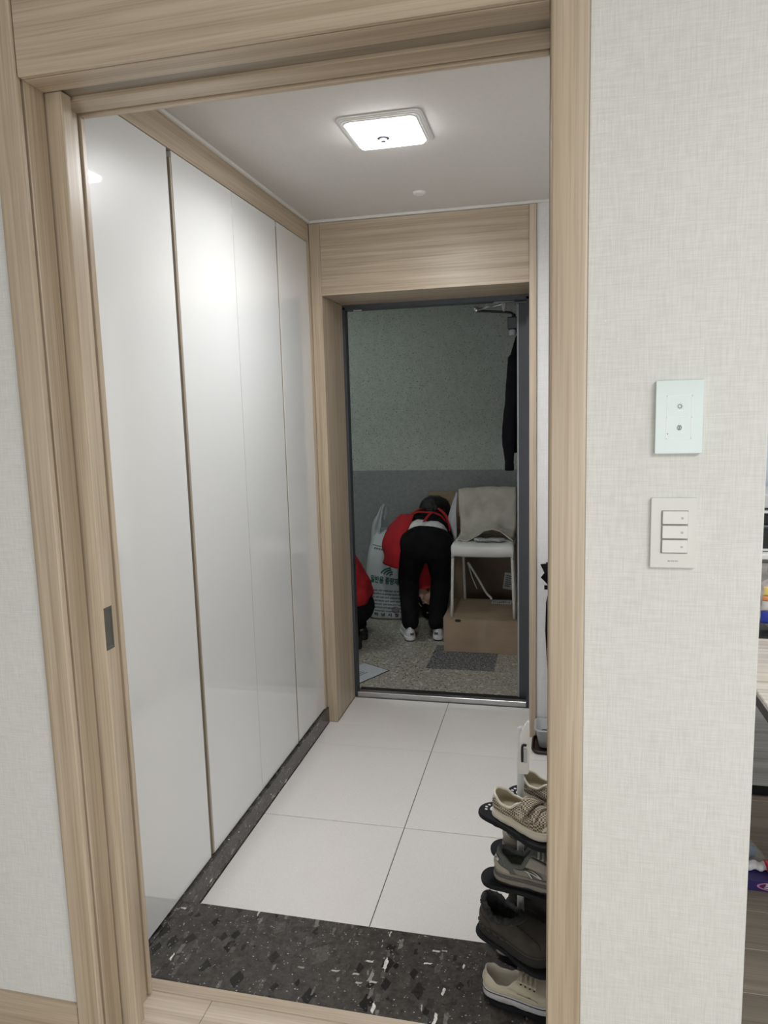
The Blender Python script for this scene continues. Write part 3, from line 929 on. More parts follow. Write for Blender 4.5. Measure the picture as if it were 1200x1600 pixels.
class Shoe:
    """upper as a surface between the sole edge and the collar; t runs round the foot from the heel, v from sole to collar"""
    def __init__(s, L, Wd, side, zs, open_end, hh, hd, hf, wcol, x0=0.05, toe_h=0.045, pb=0.85, toe_pow=0.5):
        s.L, s.W, s.side, s.zs = L, Wd, side, zs
        s.out = foot_pts(L*0.98, Wd, side)
        s.out = [(t, x+L*0.01, y) for t, x, y in s.out]
        s.oe, s.hh, s.hd, s.hf, s.wc, s.x0, s.toe_h, s.pb, s.tp = open_end, hh, hd, hf, wcol, x0, toe_h, pb, toe_pow
    def base(s, t):
        t %= 2*pi
        N = len(s.out)
        for i in range(N):
            t0 = s.out[i][0]; t1 = s.out[(i+1) % N][0] if i < N-1 else 2*pi
            if t0 <= t <= t1:
                u = (t-t0)/(t1-t0+1e-12)
                a, b = s.out[i], s.out[(i+1) % N]
                return Vector((a[1]*(1-u)+b[1]*u, a[2]*(1-u)+b[2]*u))
        return Vector(s.out[0][1:])
    def rim(s, t):
        t %= 2*pi
        sg = -s.side if t <= pi else s.side
        tt = t if t <= pi else 2*pi-t
        x = s.x0*s.L+(s.oe-s.x0)*s.L*(1-cos(tt))/2
        y = sg*s.wc*s.W*(sin(tt)**0.8 if 0 < tt < pi else 0)
        K = [(0, s.hh), (.25, s.hd*0.35+s.hh*0.65), (.45, s.hd), (.62, s.hd), (.8, s.hf*0.75+s.hd*0.25), (1, s.hf)]
        u = tt/pi
        for (a, ha), (b, hb) in zip(K, K[1:]):
            if u <= b:
                q = (u-a)/(b-a); q = q*q*(3-2*q)
                return Vector((x, y, ha*(1-q)+hb*q))
        return Vector((x, y, s.hf))
    def S(s, t, v):
        b = s.base(t); r = s.rim(t)
        u = (1-cos(t % (2*pi)))/2          # 0 heel .. 1 toe
        u = u*u
        # near-vertical wall at the heel, domed box at the toe
        a = v**1.7*(1-u)+(v**(1/0.9))*u
        h = v**s.pb*(1-u)
        z1 = s.toe_h
        if u > 0:
            # toe profile: quick rise to the toe box, then the slope up to the throat
            k = min(1.0, v/0.22)
            box_ = z1*math.sqrt(max(0, 1-(1-k)**2))
            slope = (r.z-s.zs-z1)*max(0, (v-0.10)/0.90)**1.25
            hz = (box_+slope)/(r.z-s.zs)
        else:
            hz = 0
        hgt = h+hz*u
        x = b.x+(r.x-b.x)*a; y = b.y+(r.y-b.y)*a
        # belly a little outwards
        bel = 0.006*sin(pi*min(1, v*1.2))*(1-v)
        c = Vector((s.L*0.5, 0))
        d = (Vector((b.x, b.y))-c).normalized()
        return Vector((x+d.x*bel, y+d.y*bel, s.zs+(r.z-s.zs)*hgt))
    def nrm(s, t, v):
        e = 1e-3
        v0, v1 = max(0, v-e*10), min(1, v+e*10)
        a = s.S(t+e*10, v)-s.S(t-e*10, v)
        b = s.S(t, v1)-s.S(t, v0)
        n = a.cross(b)
        if n.length < 1e-12: return Vector((0, 0, 1))
        n.normalize()
        q = s.S(t, v)-Vector((s.L*0.5, 0, s.zs+0.02))
        return n if n.dot(q) > 0 else -n
    def upper(s, nt=64, nv=14):
        bm = B()
        g = [[bm.verts.new(s.S(2*pi*i/nt, j/nv)) for i in range(nt)] for j in range(nv+1)]
        # inner lining wall folds down from the collar
        for j in range(nv):
            for i in range(nt):
                bm.faces.new((g[j][i], g[j][(i+1) % nt], g[j+1][(i+1) % nt], g[j+1][i]))
        return bm
    def lining(s, nt=48, depth=0.9, th=0.004):
        bm = B()
        g = []
        c = Vector((s.L*(s.x0+s.oe)/2, 0))
        for j in range(6):
            f = j/5
            row = []
            for i in range(nt):
                t = 2*pi*i/nt
                r = s.rim(t)
                k = 1-th/0.03*0.35-0.10*0*f
                x = c.x+(r.x-c.x)*k; y = r.y*k
                z = r.z-0.001-(r.z-s.zs-0.008)*f*depth
                row.append(bm.verts.new((x, y, z)))
            g.append(row)
        for j in range(5):
            for i in range(nt):
                bm.faces.new((g[j][i], g[j][(i+1) % nt], g[j+1][(i+1) % nt], g[j+1][i]))
        bm.faces.new(g[-1])
        return bm
    def collar(s, r, nt=48):
        bm = B()
        pts = [s.rim(2*pi*i/nt) for i in range(nt+1)]
        tube(bm, pts, r, 7, False)
        return bm
    def patch(s, tv, nu=10, nw=6, off=0.002, th=0.002):
        """tv: f(u,w)->(t,v), u,w in 0..1"""
        bm = B()
        A = []; C = []
        for i in range(nu+1):
            ra, rc = [], []
            for j in range(nw+1):
                t, v = tv(i/nu, j/nw)
                v = min(0.999, max(0.001, v))
                p = s.S(t, v); n = s.nrm(t, v)
                ra.append(bm.verts.new(p+n*off)); rc.append(bm.verts.new(p+n*(off-th)))
            A.append(ra); C.append(rc)
        for i in range(nu):
            for j in range(nw):
                bm.faces.new((A[i][j], A[i+1][j], A[i+1][j+1], A[i][j+1]))
                bm.faces.new((C[i][j], C[i][j+1], C[i+1][j+1], C[i+1][j]))
        for i in range(nu):
            bm.faces.new((A[i][0], C[i][0], C[i+1][0], A[i+1][0])); bm.faces.new((A[i][nw], A[i+1][nw], C[i+1][nw], C[i][nw]))
        for j in range(nw):
            bm.faces.new((A[0][j], A[0][j+1], C[0][j+1], C[0][j])); bm.faces.new((A[nu][j], C[nu][j], C[nu][j+1], A[nu][j+1]))
        return bm
    def seam(s, tvs, r=0.0008, off=0.001):
        bm = B()
        pts = [s.S(t, v)+s.nrm(t, v)*off for t, v in tvs]
        tube(bm, pts, r, 5)
        return bm
    def sole(s, z0, z1, grow=0.004, bev=0.003, spring=0.006):
        bm = B()
        prism(bm, [(x, y) for _, x, y in [(t, a+(a-s.L/2)/s.L*2*grow, b*(1+2*grow/s.W)) for t, a, b in s.out]], z0, z1, bev)
        for v in bm.verts:
            u = max(0, v.co.x/s.L-0.75)/0.25
            v.co.z += spring*u*u
        return bm

def pose(H, ang, z, tilt=0.0):
    return Matrix.Translation((H[0], H[1], z)) @ Matrix.Rotation(ang, 4, 'Z') @ Matrix.Rotation(tilt, 4, 'Y')

def lace(sh, v, half=0.55, n=9):
    tvs = []
    for i in range(n):
        w = -1+2*i/(n-1)
        tvs.append((pi-w*half, v-0.10*abs(w)))
    return tvs

def shoe_parts(t, sh, mtx, spec):
    for name, bm, mat, smooth in spec:
        xform(bm, mtx)
        finish(name, bm, mat, t, smooth)

def canvas_shoe(H, ang, z, side, label):
    t = thing('canvas_shoe', (H[0]+0.1*cos(ang), H[1]+0.1*sin(ang), z), label, 'shoe', 'cream canvas shoes')
    m = pose(H, ang, z)
    sh = Shoe(0.192, 0.080, side, 0.021, 0.46, 0.060, 0.039, 0.056, 0.34, 0.04, 0.022)
    P = [('sole', sh.sole(0, 0.0205, 0.0035), M_SOLEW, True), ('sole_stripe', sh.sole(0.0155, 0.0178, 0.0043, 0.0003), M_NAVY, False),
         ('upper', sh.upper(), M_CREAM, True), ('lining', sh.lining(), M_CREAM2, True), ('collar', sh.collar(0.0022), M_CREAM2, True),
         ('heel_strip', sh.patch(lambda u, w: ((-0.10+0.20*u) % (2*pi), 0.02+0.97*w), 5, 8, 0.0016, 0.0016), M_CREAM2, True),
         ('tongue', sh.patch(lambda u, w: (pi+(-0.55+1.1*u), 0.62+0.37*w), 8, 6, 0.0018, 0.0016), M_CREAM, True)]
    for k in range(4):
        P.append(('lace', sh.seam(lace(sh, 0.97-0.10*k, 0.62), 0.0030, 0.004), M_CREAM, True))
    for sg in (-1, 1):
        for k in range(4):
            tt = pi+sg*(0.66); v = 0.86-0.10*k
            bm = B(); p = sh.S(tt, v)+sh.nrm(tt, v)*0.0012; sphere(bm, p, 0.0022, 1, 1, 0.7, 8, 5)
            P.append(('eyelet', bm, M_BLACK, True))
    a = -side
    ts = pi*0.60 if True else 0
    P.append(('side_seam', sh.seam([(pi*0.55+0.10*pi*i/8, 0.55-0.5*(i/8)**1.5) for i in range(9)]), M_LINING, True))
    P.append(('side_seam', sh.seam([(2*pi-(pi*0.55+0.10*pi*i/8), 0.55-0.5*(i/8)**1.5) for i in range(9)]), M_LINING, True))
    P.append(('side_tag', sh.patch(lambda u, w: (pi*0.615+0.022*pi*u, 0.33+0.08*w), 3, 3, 0.0014, 0.0014), M_INK, False))
    shoe_parts(t, sh, m, P)

def strap_shoe(H, ang, z, side, label):
    t = thing('strap_sneaker', (H[0]+0.1*cos(ang), H[1]+0.1*sin(ang), z), label, 'shoe', 'knitted strap sneakers')
    m = pose(H, ang, z)
    sh = Shoe(0.180, 0.080, side, 0.018, 0.48, 0.058, 0.040, 0.057, 0.33, 0.03, 0.026)
    P = [('sole', sh.sole(0, 0.016, 0.004, 0.003), M_CREAM2, True), ('foxing', sh.sole(0.014, 0.020, 0.0022, 0.002), M_CREAM2, True),
         ('upper', sh.upper(), M_KNIT, True), ('lining', sh.lining(), M_LINING, True), ('collar', sh.collar(0.0034), M_CREAM2, True),
         ('heel_patch', sh.patch(lambda u, w: ((-0.62+1.24*u) % (2*pi), (0.42+0.30*abs(2*u-1))+(0.575-0.30*abs(2*u-1))*w), 12, 6, 0.0018, 0.0018), M_CREAM2, True),
         ('toe_bumper', sh.patch(lambda u, w: (pi+(-0.75+1.5*u), 0.01+0.14*w*(1-abs(2*u-1)**2)), 14, 4, 0.0018, 0.0018), M_CREAM2, True),
         ('strap', sh.patch(lambda u, w: (pi+(-1.30+2.6*u), (0.36+0.52*sin(pi*u)**0.8)+0.20*(w-0.5)*(0.7+0.9*sin(pi*u))), 18, 5, 0.0085, 0.005), M_KNIT, True),
         ('strap', sh.patch(lambda u, w: (pi+(-0.95+1.9*u), (0.22+0.40*sin(pi*u)**0.8)+0.13*(w-0.5)), 18, 5, 0.004, 0.003), M_KNIT, True),
         ('strap_tab', sh.patch(lambda u, w: (pi*0.555+0.035*pi*u, 0.30+0.22*w), 4, 5, 0.0062, 0.003), M_LINING, True)]
    shoe_parts(t, sh, m, P)

def runner_shoe(H, ang, z, side, label):
    t = thing('running_shoe', (H[0]+0.1*cos(ang), H[1]+0.1*sin(ang), z), label, 'shoe', 'grey running shoes')
    m = pose(H, ang, z)
    sh = Shoe(0.198, 0.084, side, 0.030, 0.46, 0.072, 0.050, 0.082, 0.32, 0.06, 0.025)
    P = [('outsole', sh.sole(0, 0.008, 0.003, 0.002), M_RUBBER, True), ('midsole', sh.sole(0.007, 0.018, 0.006, 0.004), M_GSOLE, True),
         ('midsole_band', sh.sole(0.0175, 0.026, 0.005, 0.003), M_GSOLED, True), ('midsole_top', sh.sole(0.0255, 0.033, 0.004, 0.003), M_GSOLE, True),
         ('upper', sh.upper(), M_GMESH, True), ('lining', sh.lining(), M_GMESH, True), ('collar', sh.collar(0.0062), M_GMESH, True),
         ('heel_counter', sh.patch(lambda u, w: ((-0.95+1.9*u) % (2*pi), 0.02+(0.62-0.40*abs(2*u-1)**1.5)*w), 16, 6, 0.0026, 0.0025), M_GSUEDE2, True),
         ('toe_cap', sh.patch(lambda u, w: (pi+(-0.9+1.8*u), 0.02+0.20*w*(1-0.5*abs(2*u-1))), 14, 4, 0.0022, 0.002), M_GSUEDE, True),
         ('tongue', sh.patch(lambda u, w: (pi+(-0.6+1.2*u), 0.60+0.39*w), 8, 6, 0.006, 0.006), M_GMESH, True)]
    for sg in (0, 1):
        f = (lambda tt: tt) if sg == 0 else (lambda tt: 2*pi-tt)
        P.append(('side_panel', sh.patch(lambda u, w: (f(pi*(0.36+0.36*u)), 0.06+(0.50+0.36*u)*w), 12, 6, 0.0022, 0.002), M_GSUEDE, True))
        P.append(('eyestay', sh.patch(lambda u, w: (f(pi*(0.66+0.13*w)), 0.42+0.56*u), 8, 4, 0.004, 0.003), M_GSUEDE2, True))
        P.append(('mesh_inset', sh.patch(lambda u, w: (f(pi*(0.66+0.10*u)), 0.06+0.20*w), 6, 4, 0.003, 0.002), M_GMESH, True))
        t0, v0 = f(pi*0.53), 0.40
        kt = (sh.S(f(pi*0.55), v0)-sh.S(f(pi*0.51), v0)).length/(0.04*pi)
        kv = (sh.S(t0, v0+0.15)-sh.S(t0, v0-0.15)).length/0.30
        for nm, sz, bd, off, mt in (('letter_outline', 0.036, 0.0018, 0.0052, M_INK), ('letter', 0.034, 0.0003, 0.0060, M_LABEL)):
            tb = text_bm('N', sz, bd, shear=0.15)
            bmesh.ops.triangulate(tb, faces=tb.faces)
            bmesh.ops.subdivide_edges(tb, edges=tb.edges, cuts=3)
            for v in tb.verts:
                tt, vv = f(pi*0.53+v.co.x/kt), v0+v.co.y/kv
                v.co = sh.S(tt, vv)+sh.nrm(tt, vv)*off
            P.append((nm, tb, mt, False))
    P.append(('heel_badge', sh.patch(lambda u, w: (0.16+0.34*u, 0.56+0.16*w), 4, 3, 0.0042, 0.002), M_LABEL, True))
    P.append(('heel_mark', sh.patch(lambda u, w: (0.27+0.10*u, 0.60+0.08*w), 2, 2, 0.0050, 0.001), M_INK, False))
    for k in range(5):
        P.append(('lace', sh.seam(lace(sh, 0.93-0.09*k, 0.60), 0.0028, 0.007), M_GSUEDE2, True))
    shoe_parts(t, sh, m, P)

def fleece_shoe(H, ang, z, side, label):
    t = thing('fleece_slip_on', (H[0]+0.1*cos(ang), H[1]+0.1*sin(ang), z), label, 'shoe', 'charcoal fleece slip-ons')
    m = pose(H, ang, z)
    sh = Shoe(0.208, 0.092, side, 0.022, 0.52, 0.082, 0.057, 0.066, 0.34, 0.05, 0.038)
    fur = sh.lining()
    for v in fur.verts:
        v.co += Vector((random.uniform(-1, 1), random.uniform(-1, 1), random.uniform(-1, 1)))*0.0018
    col = sh.collar(0.0075, 72)
    for v in col.verts:
        v.co += Vector((random.uniform(-1, 1), random.uniform(-1, 1), random.uniform(-1, 1)))*0.0022
    P = [('sole', sh.sole(0, 0.021, 0.005, 0.004), M_UGGSOLE, True), ('welt', sh.sole(0.019, 0.025, 0.003, 0.002), M_UGG, True),
         ('upper', sh.upper(), M_UGG, True), ('lining', fur, M_FUR, True), ('collar', col, M_FUR, True),
         ('heel_patch', sh.patch(lambda u, w: ((-1.0+2.0*u) % (2*pi), 0.03+(0.50-0.18*abs(2*u-1))*w), 14, 5, 0.0020, 0.002), M_UGG, True),
         ('top_band', sh.patch(lambda u, w: (2*pi*u*0.999, 0.86+0.13*w), 40, 2, 0.0016, 0.0016), M_UGG, True)]
    for sg in (-1, 1):
        P.append(('seam', sh.seam([(pi+sg*(0.62-0.03*i/10), 0.86-0.80*i/10) for i in range(11)], 0.0012, 0.0012), M_FUR, True))
    for k in range(6):
        P.append(('sole_lug', sh.patch(lambda u, w: ((2*pi-0 if False else 0)+0.25+0.22*k+0.11*u, 0.005+0.05*w), 2, 2, 0.007, 0.006), M_UGG, False))
    shoe_parts(t, sh, m, P)

# ------------------------------------------------------------------ shoe stand
PX, PY = 0.920, 0.405
st = thing('shoe_stand', (PX, PY, 0.0), 'white pole shoe stand with four tiers of black plates beside the right jamb', 'shoe stand')
bm = B(); tube(bm, [(PX, PY, 0.010), (PX, PY, 0.66)], 0.0082, 16)
finish('pole', bm, M_POLE, st, True)
TIERS = [(-8, 0.013, -0.078, 0.072, 0.036), (-31, 0.152, -0.070, 0.062, 0.016), (-6, 0.308, -0.052, 0.060, -0.006), (-33, 0.460, -0.034, 0.056, -0.012)]
def tier_frame(i):
    a, z, fx, ly, px = TIERS[i]
    a = radians(a)
    f = Vector((cos(a), sin(a))); l = Vector((-sin(a), cos(a)))
    return a, z, f, l, fx, ly, px
for i in range(4):
    a, z, f, l, fx, ly, px = tier_frame(i)
    bm = B()
    zb = z-0.0125
    mm = Matrix.Translation((PX, PY, 0)) @ Matrix.Rotation(a, 4, 'Z')
    for sg in (-1, 1):
        pts = foot_pts(0.235, 0.116, sg)
        b2 = B(); prism(b2, [(x+fx-0.028+px, y+sg*ly) for _, x, y in pts], zb, z-0.0005, 0.004)
        merge(bm, xform(b2, mm))
    b2 = B(); lathe(b2, [(0.02, -0.0005), (0.02, 0.012)], (0, 0, zb), 16); merge(bm, xform(b2, mm))
    pl = finish('plate', bm, M_BLKPLATE, st)
    if i == 3:
        for sg in (-1, 1):
            bm = B()
            cx_, cy_ = fx-0.028+px+0.026, sg*ly-0.004*sg
            def disc(x, y, rx, ry):
                b2 = B(); prism(b2, [(x+rx*cos(2*pi*k/14), y+ry*sin(2*pi*k/14)) for k in range(14)], z-0.0009, z+0.0000); merge(bm, b2)
            disc(cx_+0.009, cy_, 0.009, 0.0115)
            for k in range(4):
                ang = radians(180-54+36*k)
                disc(cx_+0.006+0.0165*cos(ang), cy_+0.0165*sin(ang)*1.1, 0.0036, 0.003)
            finish('paw_print', xform(bm, mm), M_PAW, pl)
bm = B()
sc_ = [(0.905, 0.565), (0.935, 0.565), (0.941, 0.572), (0.9415, 0.66), (0.9405, 0.694), (0.9345, 0.696), (0.931, 0.688), (0.9255, 0.686), (0.9225, 0.677), (0.917, 0.674), (0.914, 0.664), (0.909, 0.659), (0.906, 0.646), (0.9035, 0.62), (0.902, 0.58)]
sc_ = [(0.9415-(0.9415-x)*0.66, z-0.012) for x, z in sc_]
prism_y(bm, sc_, PY-0.022, PY-0.010, 0.002)
finish('top_plate', bm, M_WHITE_P, st)
bm = B(); tube(bm, smoothpts([(0.934, PY-0.024, 0.626), (0.928, PY-0.026, 0.627), (0.925, PY-0.026, 0.620), (0.925, PY-0.026, 0.586)], 4), 0.0028, 8)
finish('hook', bm, M_BLACKM, st, True)
bm = B(); box(bm, 0.927, 0.936, PY-0.025, PY-0.0215, 0.582, 0.618, 0.0015)
finish('slot_cover', bm, M_POLE, st)

def place(i, fn, labels):
    a, z, f, l, fx, ly, px = tier_frame(i)
    for sg, lab in ((-1, labels[0]), (1, labels[1])):
        H = Vector((PX, PY))+f*fx+l*(ly*sg)
        # sg=-1 is the right-hand place, facing the camera
        fn(H, a, z+0.0002, 1 if sg == -1 else -1, lab)
place(0, canvas_shoe, ('cream canvas shoe on the bottom tier, nearer the living room', 'cream canvas shoe on the bottom tier, behind the pole'))
place(1, fleece_shoe, ('charcoal fleece slip-on in front on the second tier from the bottom', 'charcoal fleece slip-on behind the pole on the second tier'))
place(2, runner_shoe, ('grey running shoe with its N in full view below the knitted sneakers', 'grey running shoe mostly hidden at the back of the third tier'))
place(3, strap_shoe, ('knitted strap sneaker on the top tier, whole side and both straps showing', 'knitted strap sneaker on the top tier, behind the white pole'))

# ------------------------------------------------------------------ umbrella in a tub on a tray
ty = thing('tray', (1.0, 1.83, ZT), 'dark brown plastic tray on the tiles under the tub', 'tray')
bm = B(); prism(bm, rrect(0.912, 1.10, 1.765, 1.925, 0.03), ZT+0.0002, ZT+0.008, 0.002)
for z, h in ((0.008, 0.004),):
    o = rrect(0.912, 1.10, 1.765, 1.925, 0.03)
    tube(bm, [(x, y, ZT+0.012) for x, y in o+o[:1]], 0.006, 6, False)
finish('tray_body', bm, M_TRAY, ty, True)
tb = thing('tub', (1.0, 1.83, ZT+0.008), 'frosted plastic tub standing on the brown tray', 'tub')
bm = B()
def ringz(x0, x1, y0, y1, r, z): return [bm.verts.new((x, y, z)) for x, y in rrect(x0, x1, y0, y1, r)]
rr_ = [ringz(0.938, 1.078, 1.795, 1.898, 0.02, ZT+0.0185), ringz(0.924, 1.090, 1.782, 1.910, 0.025, ZT+0.098), ringz(0.918, 1.096, 1.776, 1.916, 0.027, ZT+0.098),
       ringz(0.918, 1.096, 1.776, 1.916, 0.027, ZT+0.103), ringz(0.928, 1.086, 1.786, 1.906, 0.022, ZT+0.103), ringz(0.940, 1.076, 1.797, 1.896, 0.018, ZT+0.024)]
n_ = len(rr_[0])
for a, b in zip(rr_, rr_[1:]):
    for k in range(n_): bm.faces.new((a[k], a[(k+1) % n_], b[(k+1) % n_], b[k]))
bm.faces.new(rr_[0][::-1]); bm.faces.new(rr_[-1])
finish('tub_wall', bm, M_FROST, tb, True)
bm = B()
rings = []
o = rrect(0.940, 1.074, 1.796, 1.896, 0.02)
c_ = Vector((1.007, 1.846, ZT+0.055))
for k in range(6):
    f = 1-k/6
    rings.append([bm.verts.new((c_.x+(x-c_.x)*f, c_.y+(y-c_.y)*f, c_.z+0.004*random.random()+0.004*(1-f))) for x, y in o])
for a, b in zip(rings, rings[1:]):
    for k in range(len(o)): bm.faces.new((a[k], a[(k+1) % len(o)], b[(k+1) % len(o)], b[k]))
bm.faces.new(rings[-1])
finish('black_grit', bm, M_SOIL, kind='stuff', label='black grit lying in the frosted tub', cat='grit')
um = thing('umbrella', (1.03, 1.84, ZT+0.06), 'closed black umbrella standing in the corner behind the right jamb', 'umbrella')
bm = B()
p0, p1 = Vector((1.02, 1.835, ZT+0.062)), Vector((1.015, 1.905, 0.82))
prof = [(0.0, 0.006), (0.04, 0.012), (0.16, 0.026), (0.35, 0.040), (0.55, 0.046), (0.70, 0.042), (0.78, 0.030), (0.82, 0.036), (0.90, 0.060)]
n = 32
rings = []
for u, r in prof:
    c = p0.lerp(p1, u)
    rings.append([bm.verts.new(c+Vector((cos(2*pi*k/n), sin(2*pi*k/n), 0))*r*(1+0.22*cos(8*2*pi*k/n)*(0.4+u*0.8))) for k in range(n)])
for a, b in zip(rings, rings[1:]):
    for k in range(n): bm.faces.new((a[k], a[(k+1) % n], b[(k+1) % n], b[k]))
bm.faces.new(rings[0][::-1])
bm.faces.new(rings[-1])
finish('canopy', bm, M_BCLOTH2, um, True)
bm = B(); tube(bm, [p0-Vector((0, 0, 0.0)), p1], 0.0045, 8)
finish('shaft', bm, M_BLACKM, um, True)
bm = B(); tube(bm, smoothpts([p1, p1+Vector((0.0, 0.003, 0.05)), p1+Vector((0.02, 0.003, 0.08)), p1+Vector((0.045, 0.003, 0.06)), p1+Vector((0.05, 0.003, 0.03))], 4), 0.010, 10)
finish('handle', bm, M_RUBBER, um, True)
bm = B(); c = p0.lerp(p1, 0.78); lathe(bm, [(0.034, -0.01), (0.036, 0.0), (0.034, 0.012)], (c.x, c.y, c.z), 20)
box(bm, 0.958, 0.985, 1.88, 1.886, c.z-0.008, c.z+0.010)
finish('strap', bm, M_BCLOTH2, um)
bm = B(); sheet(bm, [[(0.985, 1.85, 0.64), (0.99, 1.86, 0.66), (1.0, 1.87, 0.66)], [(0.965, 1.83, 0.672), (0.985, 1.84, 0.70), (1.0, 1.85, 0.71)], [(0.945, 1.80, 0.70), (0.975, 1.82, 0.735), (1.0, 1.83, 0.75)]], 0.003, 4)
finish('loose_fold', bm, M_BCLOTH2, um, True)

# ------------------------------------------------------------------ hall: cartons, chair, cloths
cb = thing('flat_carton', (0.575, 3.3, ZT), 'low brown cardboard box on the hall floor carrying the white chair', 'box')
BX0, BX1, BY0, BY1, BZ = 0.336, 0.812, 3.05, 3.545, 0.139
finish('carton_body', bbox(BX0, BX1, BY0, BY1, ZT+0.0002, BZ-0.003, 0.002), M_CARD, cb)
bm = B(); box(bm, BX0-0.002, BX1+0.002, BY0-0.002, (BY0+BY1)/2-0.002, BZ-0.0028, BZ, 0.001)
for v in bm.verts:
    if v.co.y < BY0+0.01: v.co.z += 0.004*sin((v.co.x-BX0)*9)
finish('lid_flap', bm, M_CARD, cb)
finish('lid_flap', bbox(BX0-0.002, BX1+0.002, (BY0+BY1)/2+0.002, BY1+0.001, BZ-0.0028, BZ, 0.001), M_CARD, cb)
finish('tape', boxs((0.555, 0.60, BY0-0.0008, BY0-0.0001, ZT+0.05, BZ-0.004)), M_TAPE, cb)
finish('label', bbox(0.60, 0.73, 3.43, 3.52, BZ+0.0001, BZ+0.0008), M_LABEL, cb)
bm = B()
for k in range(9): box(bm, 0.610+0.0125*k, 0.610+0.0125*k+random.uniform(0.003, 0.009), 3.445, 3.475+random.uniform(0, 0.03), BZ+0.0008, BZ+0.0013)
finish('label_print', bm, M_INK, cb)
bm = B(); sphere(bm, (0.427, BY0-0.001, BZ-0.012), 0.02, 1, 0.12, 0.45, 14, 8)
finish('hand_hole', bm, M_BLACK, cb)

tc = thing('tall_carton', (0.46, 3.83, ZT), 'tall brown cardboard carton against the hall wall behind the chair', 'box')
TX0, TX1, TY0, TY1, TZ = 0.11, 0.80, 3.85, 4.090, 0.815
finish('carton_body', bbox(TX0, TX1, TY0, TY1, ZT+0.0002, TZ-0.004, 0.003), M_CARD, tc)
finish('top_flap', bbox(TX0-0.003, TX1+0.003, TY0-0.003, (TY0+TY1)/2-0.003, TZ-0.0038, TZ, 0.001), M_CARD, tc)
finish('top_flap', bbox(TX0-0.003, TX1+0.003, (TY0+TY1)/2+0.003, TY1+0.002, TZ-0.0038, TZ, 0.001), M_CARD, tc)
finish('side_panel', bbox(0.37, 0.79, TY0-0.004, TY0-0.0002, 0.02, 0.50, 0.001), M_CARDD, tc)  # carton face under the chair, shade put into the darker brown
bm = bbox(0.655, 0.735, TY0-0.0065, TY0-0.0042, 0.135, 0.255)
xform(bm, Matrix.Translation((0.69, 0, 0.20)) @ Matrix.Rotation(radians(8), 4, 'Y') @ Matrix.Translation((-0.69, 0, -0.20)))
finish('label', bm, M_LABEL, tc)
bm = B()
for k in range(6): box(bm, 0.667, 0.667+random.uniform(0.03, 0.058), TY0-0.0072, TY0-0.0064, 0.155+0.015*k, 0.162+0.015*k)
xform(bm, Matrix.Translation((0.69, 0, 0.20)) @ Matrix.Rotation(radians(8), 4, 'Y') @ Matrix.Translation((-0.69, 0, -0.20)))
finish('label_print', bm, M_INK, tc)

ch = thing('chair', (0.575, 3.3, BZ), 'white plastic chair with white legs standing on the low carton', 'chair')
SY0, SY1 = 3.075, 3.50
bm = B()
# seat: waterfall front, dished top
rows = []
for j, (y, z) in enumerate(((3.082, 0.524), (3.070, 0.545), (3.070, 0.572), (3.084, 0.590), (3.13, 0.597), (3.24, 0.593), (3.38, 0.590), (3.475, 0.598))):
    rows.append([(0.391, y, z-0.012), (0.405, y, z+0.003), (0.47, y, z), (0.577, y, z-0.002 if j > 2 else z), (0.684, y, z), (0.750, y, z+0.003), (0.764, y, z-0.012)])
sheet(bm, rows, 0.012, 3)
finish('seat', bm, M_CHAIR, ch, True)
bm = B()
rows = []
for z, y in ((0.625, 3.478), (0.70, 3.488), (0.80, 3.503), (0.873, 3.518)):
    rows.append([(0.397, y-0.012, z), (0.46, y, z), (0.577, y+0.006, z), (0.694, y, z), (0.758, y-0.012, z)])
sheet(bm, rows, 0.010, 4)
finish('backrest', bm, M_CHAIR, ch, True)
for (xt, yt, xb, yb) in ((0.397, 3.10, 0.385, 3.083), (0.757, 3.10, 0.769, 3.080)):
    bm = B(); tube(bm, smoothpts([(xt, yt+0.03, 0.565), (xt, yt, 0.556), (xt-0.002, yt-0.005, 0.52), (xb, yb, BZ+0.0015)], 4), 0.0095, 12)
    finish('leg', bm, M_CHLEG, ch, True)
for (xt, xb) in ((0.412, 0.418), (0.742, 0.756)):
    bm = B(); tube(bm, smoothpts([(xt, 3.495, 0.70), (xt, 3.470, 0.60), (xt, 3.478, 0.50), (xb, 3.505, BZ+0.0015)], 4), 0.0095, 12)
    finish('leg', bm, M_CHLEG, ch, True)
bm = B(); tube(bm, [(0.397, 3.13, 0.567), (0.412, 3.47, 0.575)], 0.008, 10); tube(bm, [(0.757, 3.13, 0.567), (0.742, 3.47, 0.575)], 0.008, 10)
finish('seat_rail', bm, M_CHLEG, ch, True)

TOW = [[(0.378, 3.56, 0.70), (0.506, 3.562, 0.70), (0.631, 3.562, 0.70), (0.765, 3.56, 0.70)],
       [(0.380, 3.545, 0.868), (0.506, 3.548, 0.880), (0.631, 3.548, 0.882), (0.762, 3.545, 0.878)],
       [(0.383, 3.505, 0.884), (0.506, 3.508, 0.894), (0.631, 3.508, 0.897), (0.759, 3.505, 0.892)],
       [(0.388, 3.470, 0.835), (0.507, 3.476, 0.838), (0.632, 3.476, 0.84), (0.762, 3.470, 0.838)],
       [(0.395, 3.450, 0.747), (0.508, 3.462, 0.747), (0.633, 3.462, 0.748), (0.762, 3.450, 0.748)],
       [(0.414, 3.432, 0.634), (0.510, 3.442, 0.640), (0.635, 3.434, 0.650), (0.762, 3.432, 0.652)],
       [(0.420, 3.395, 0.612), (0.511, 3.405, 0.610), (0.612, 3.395, 0.640), (0.751, 3.385, 0.612)]]
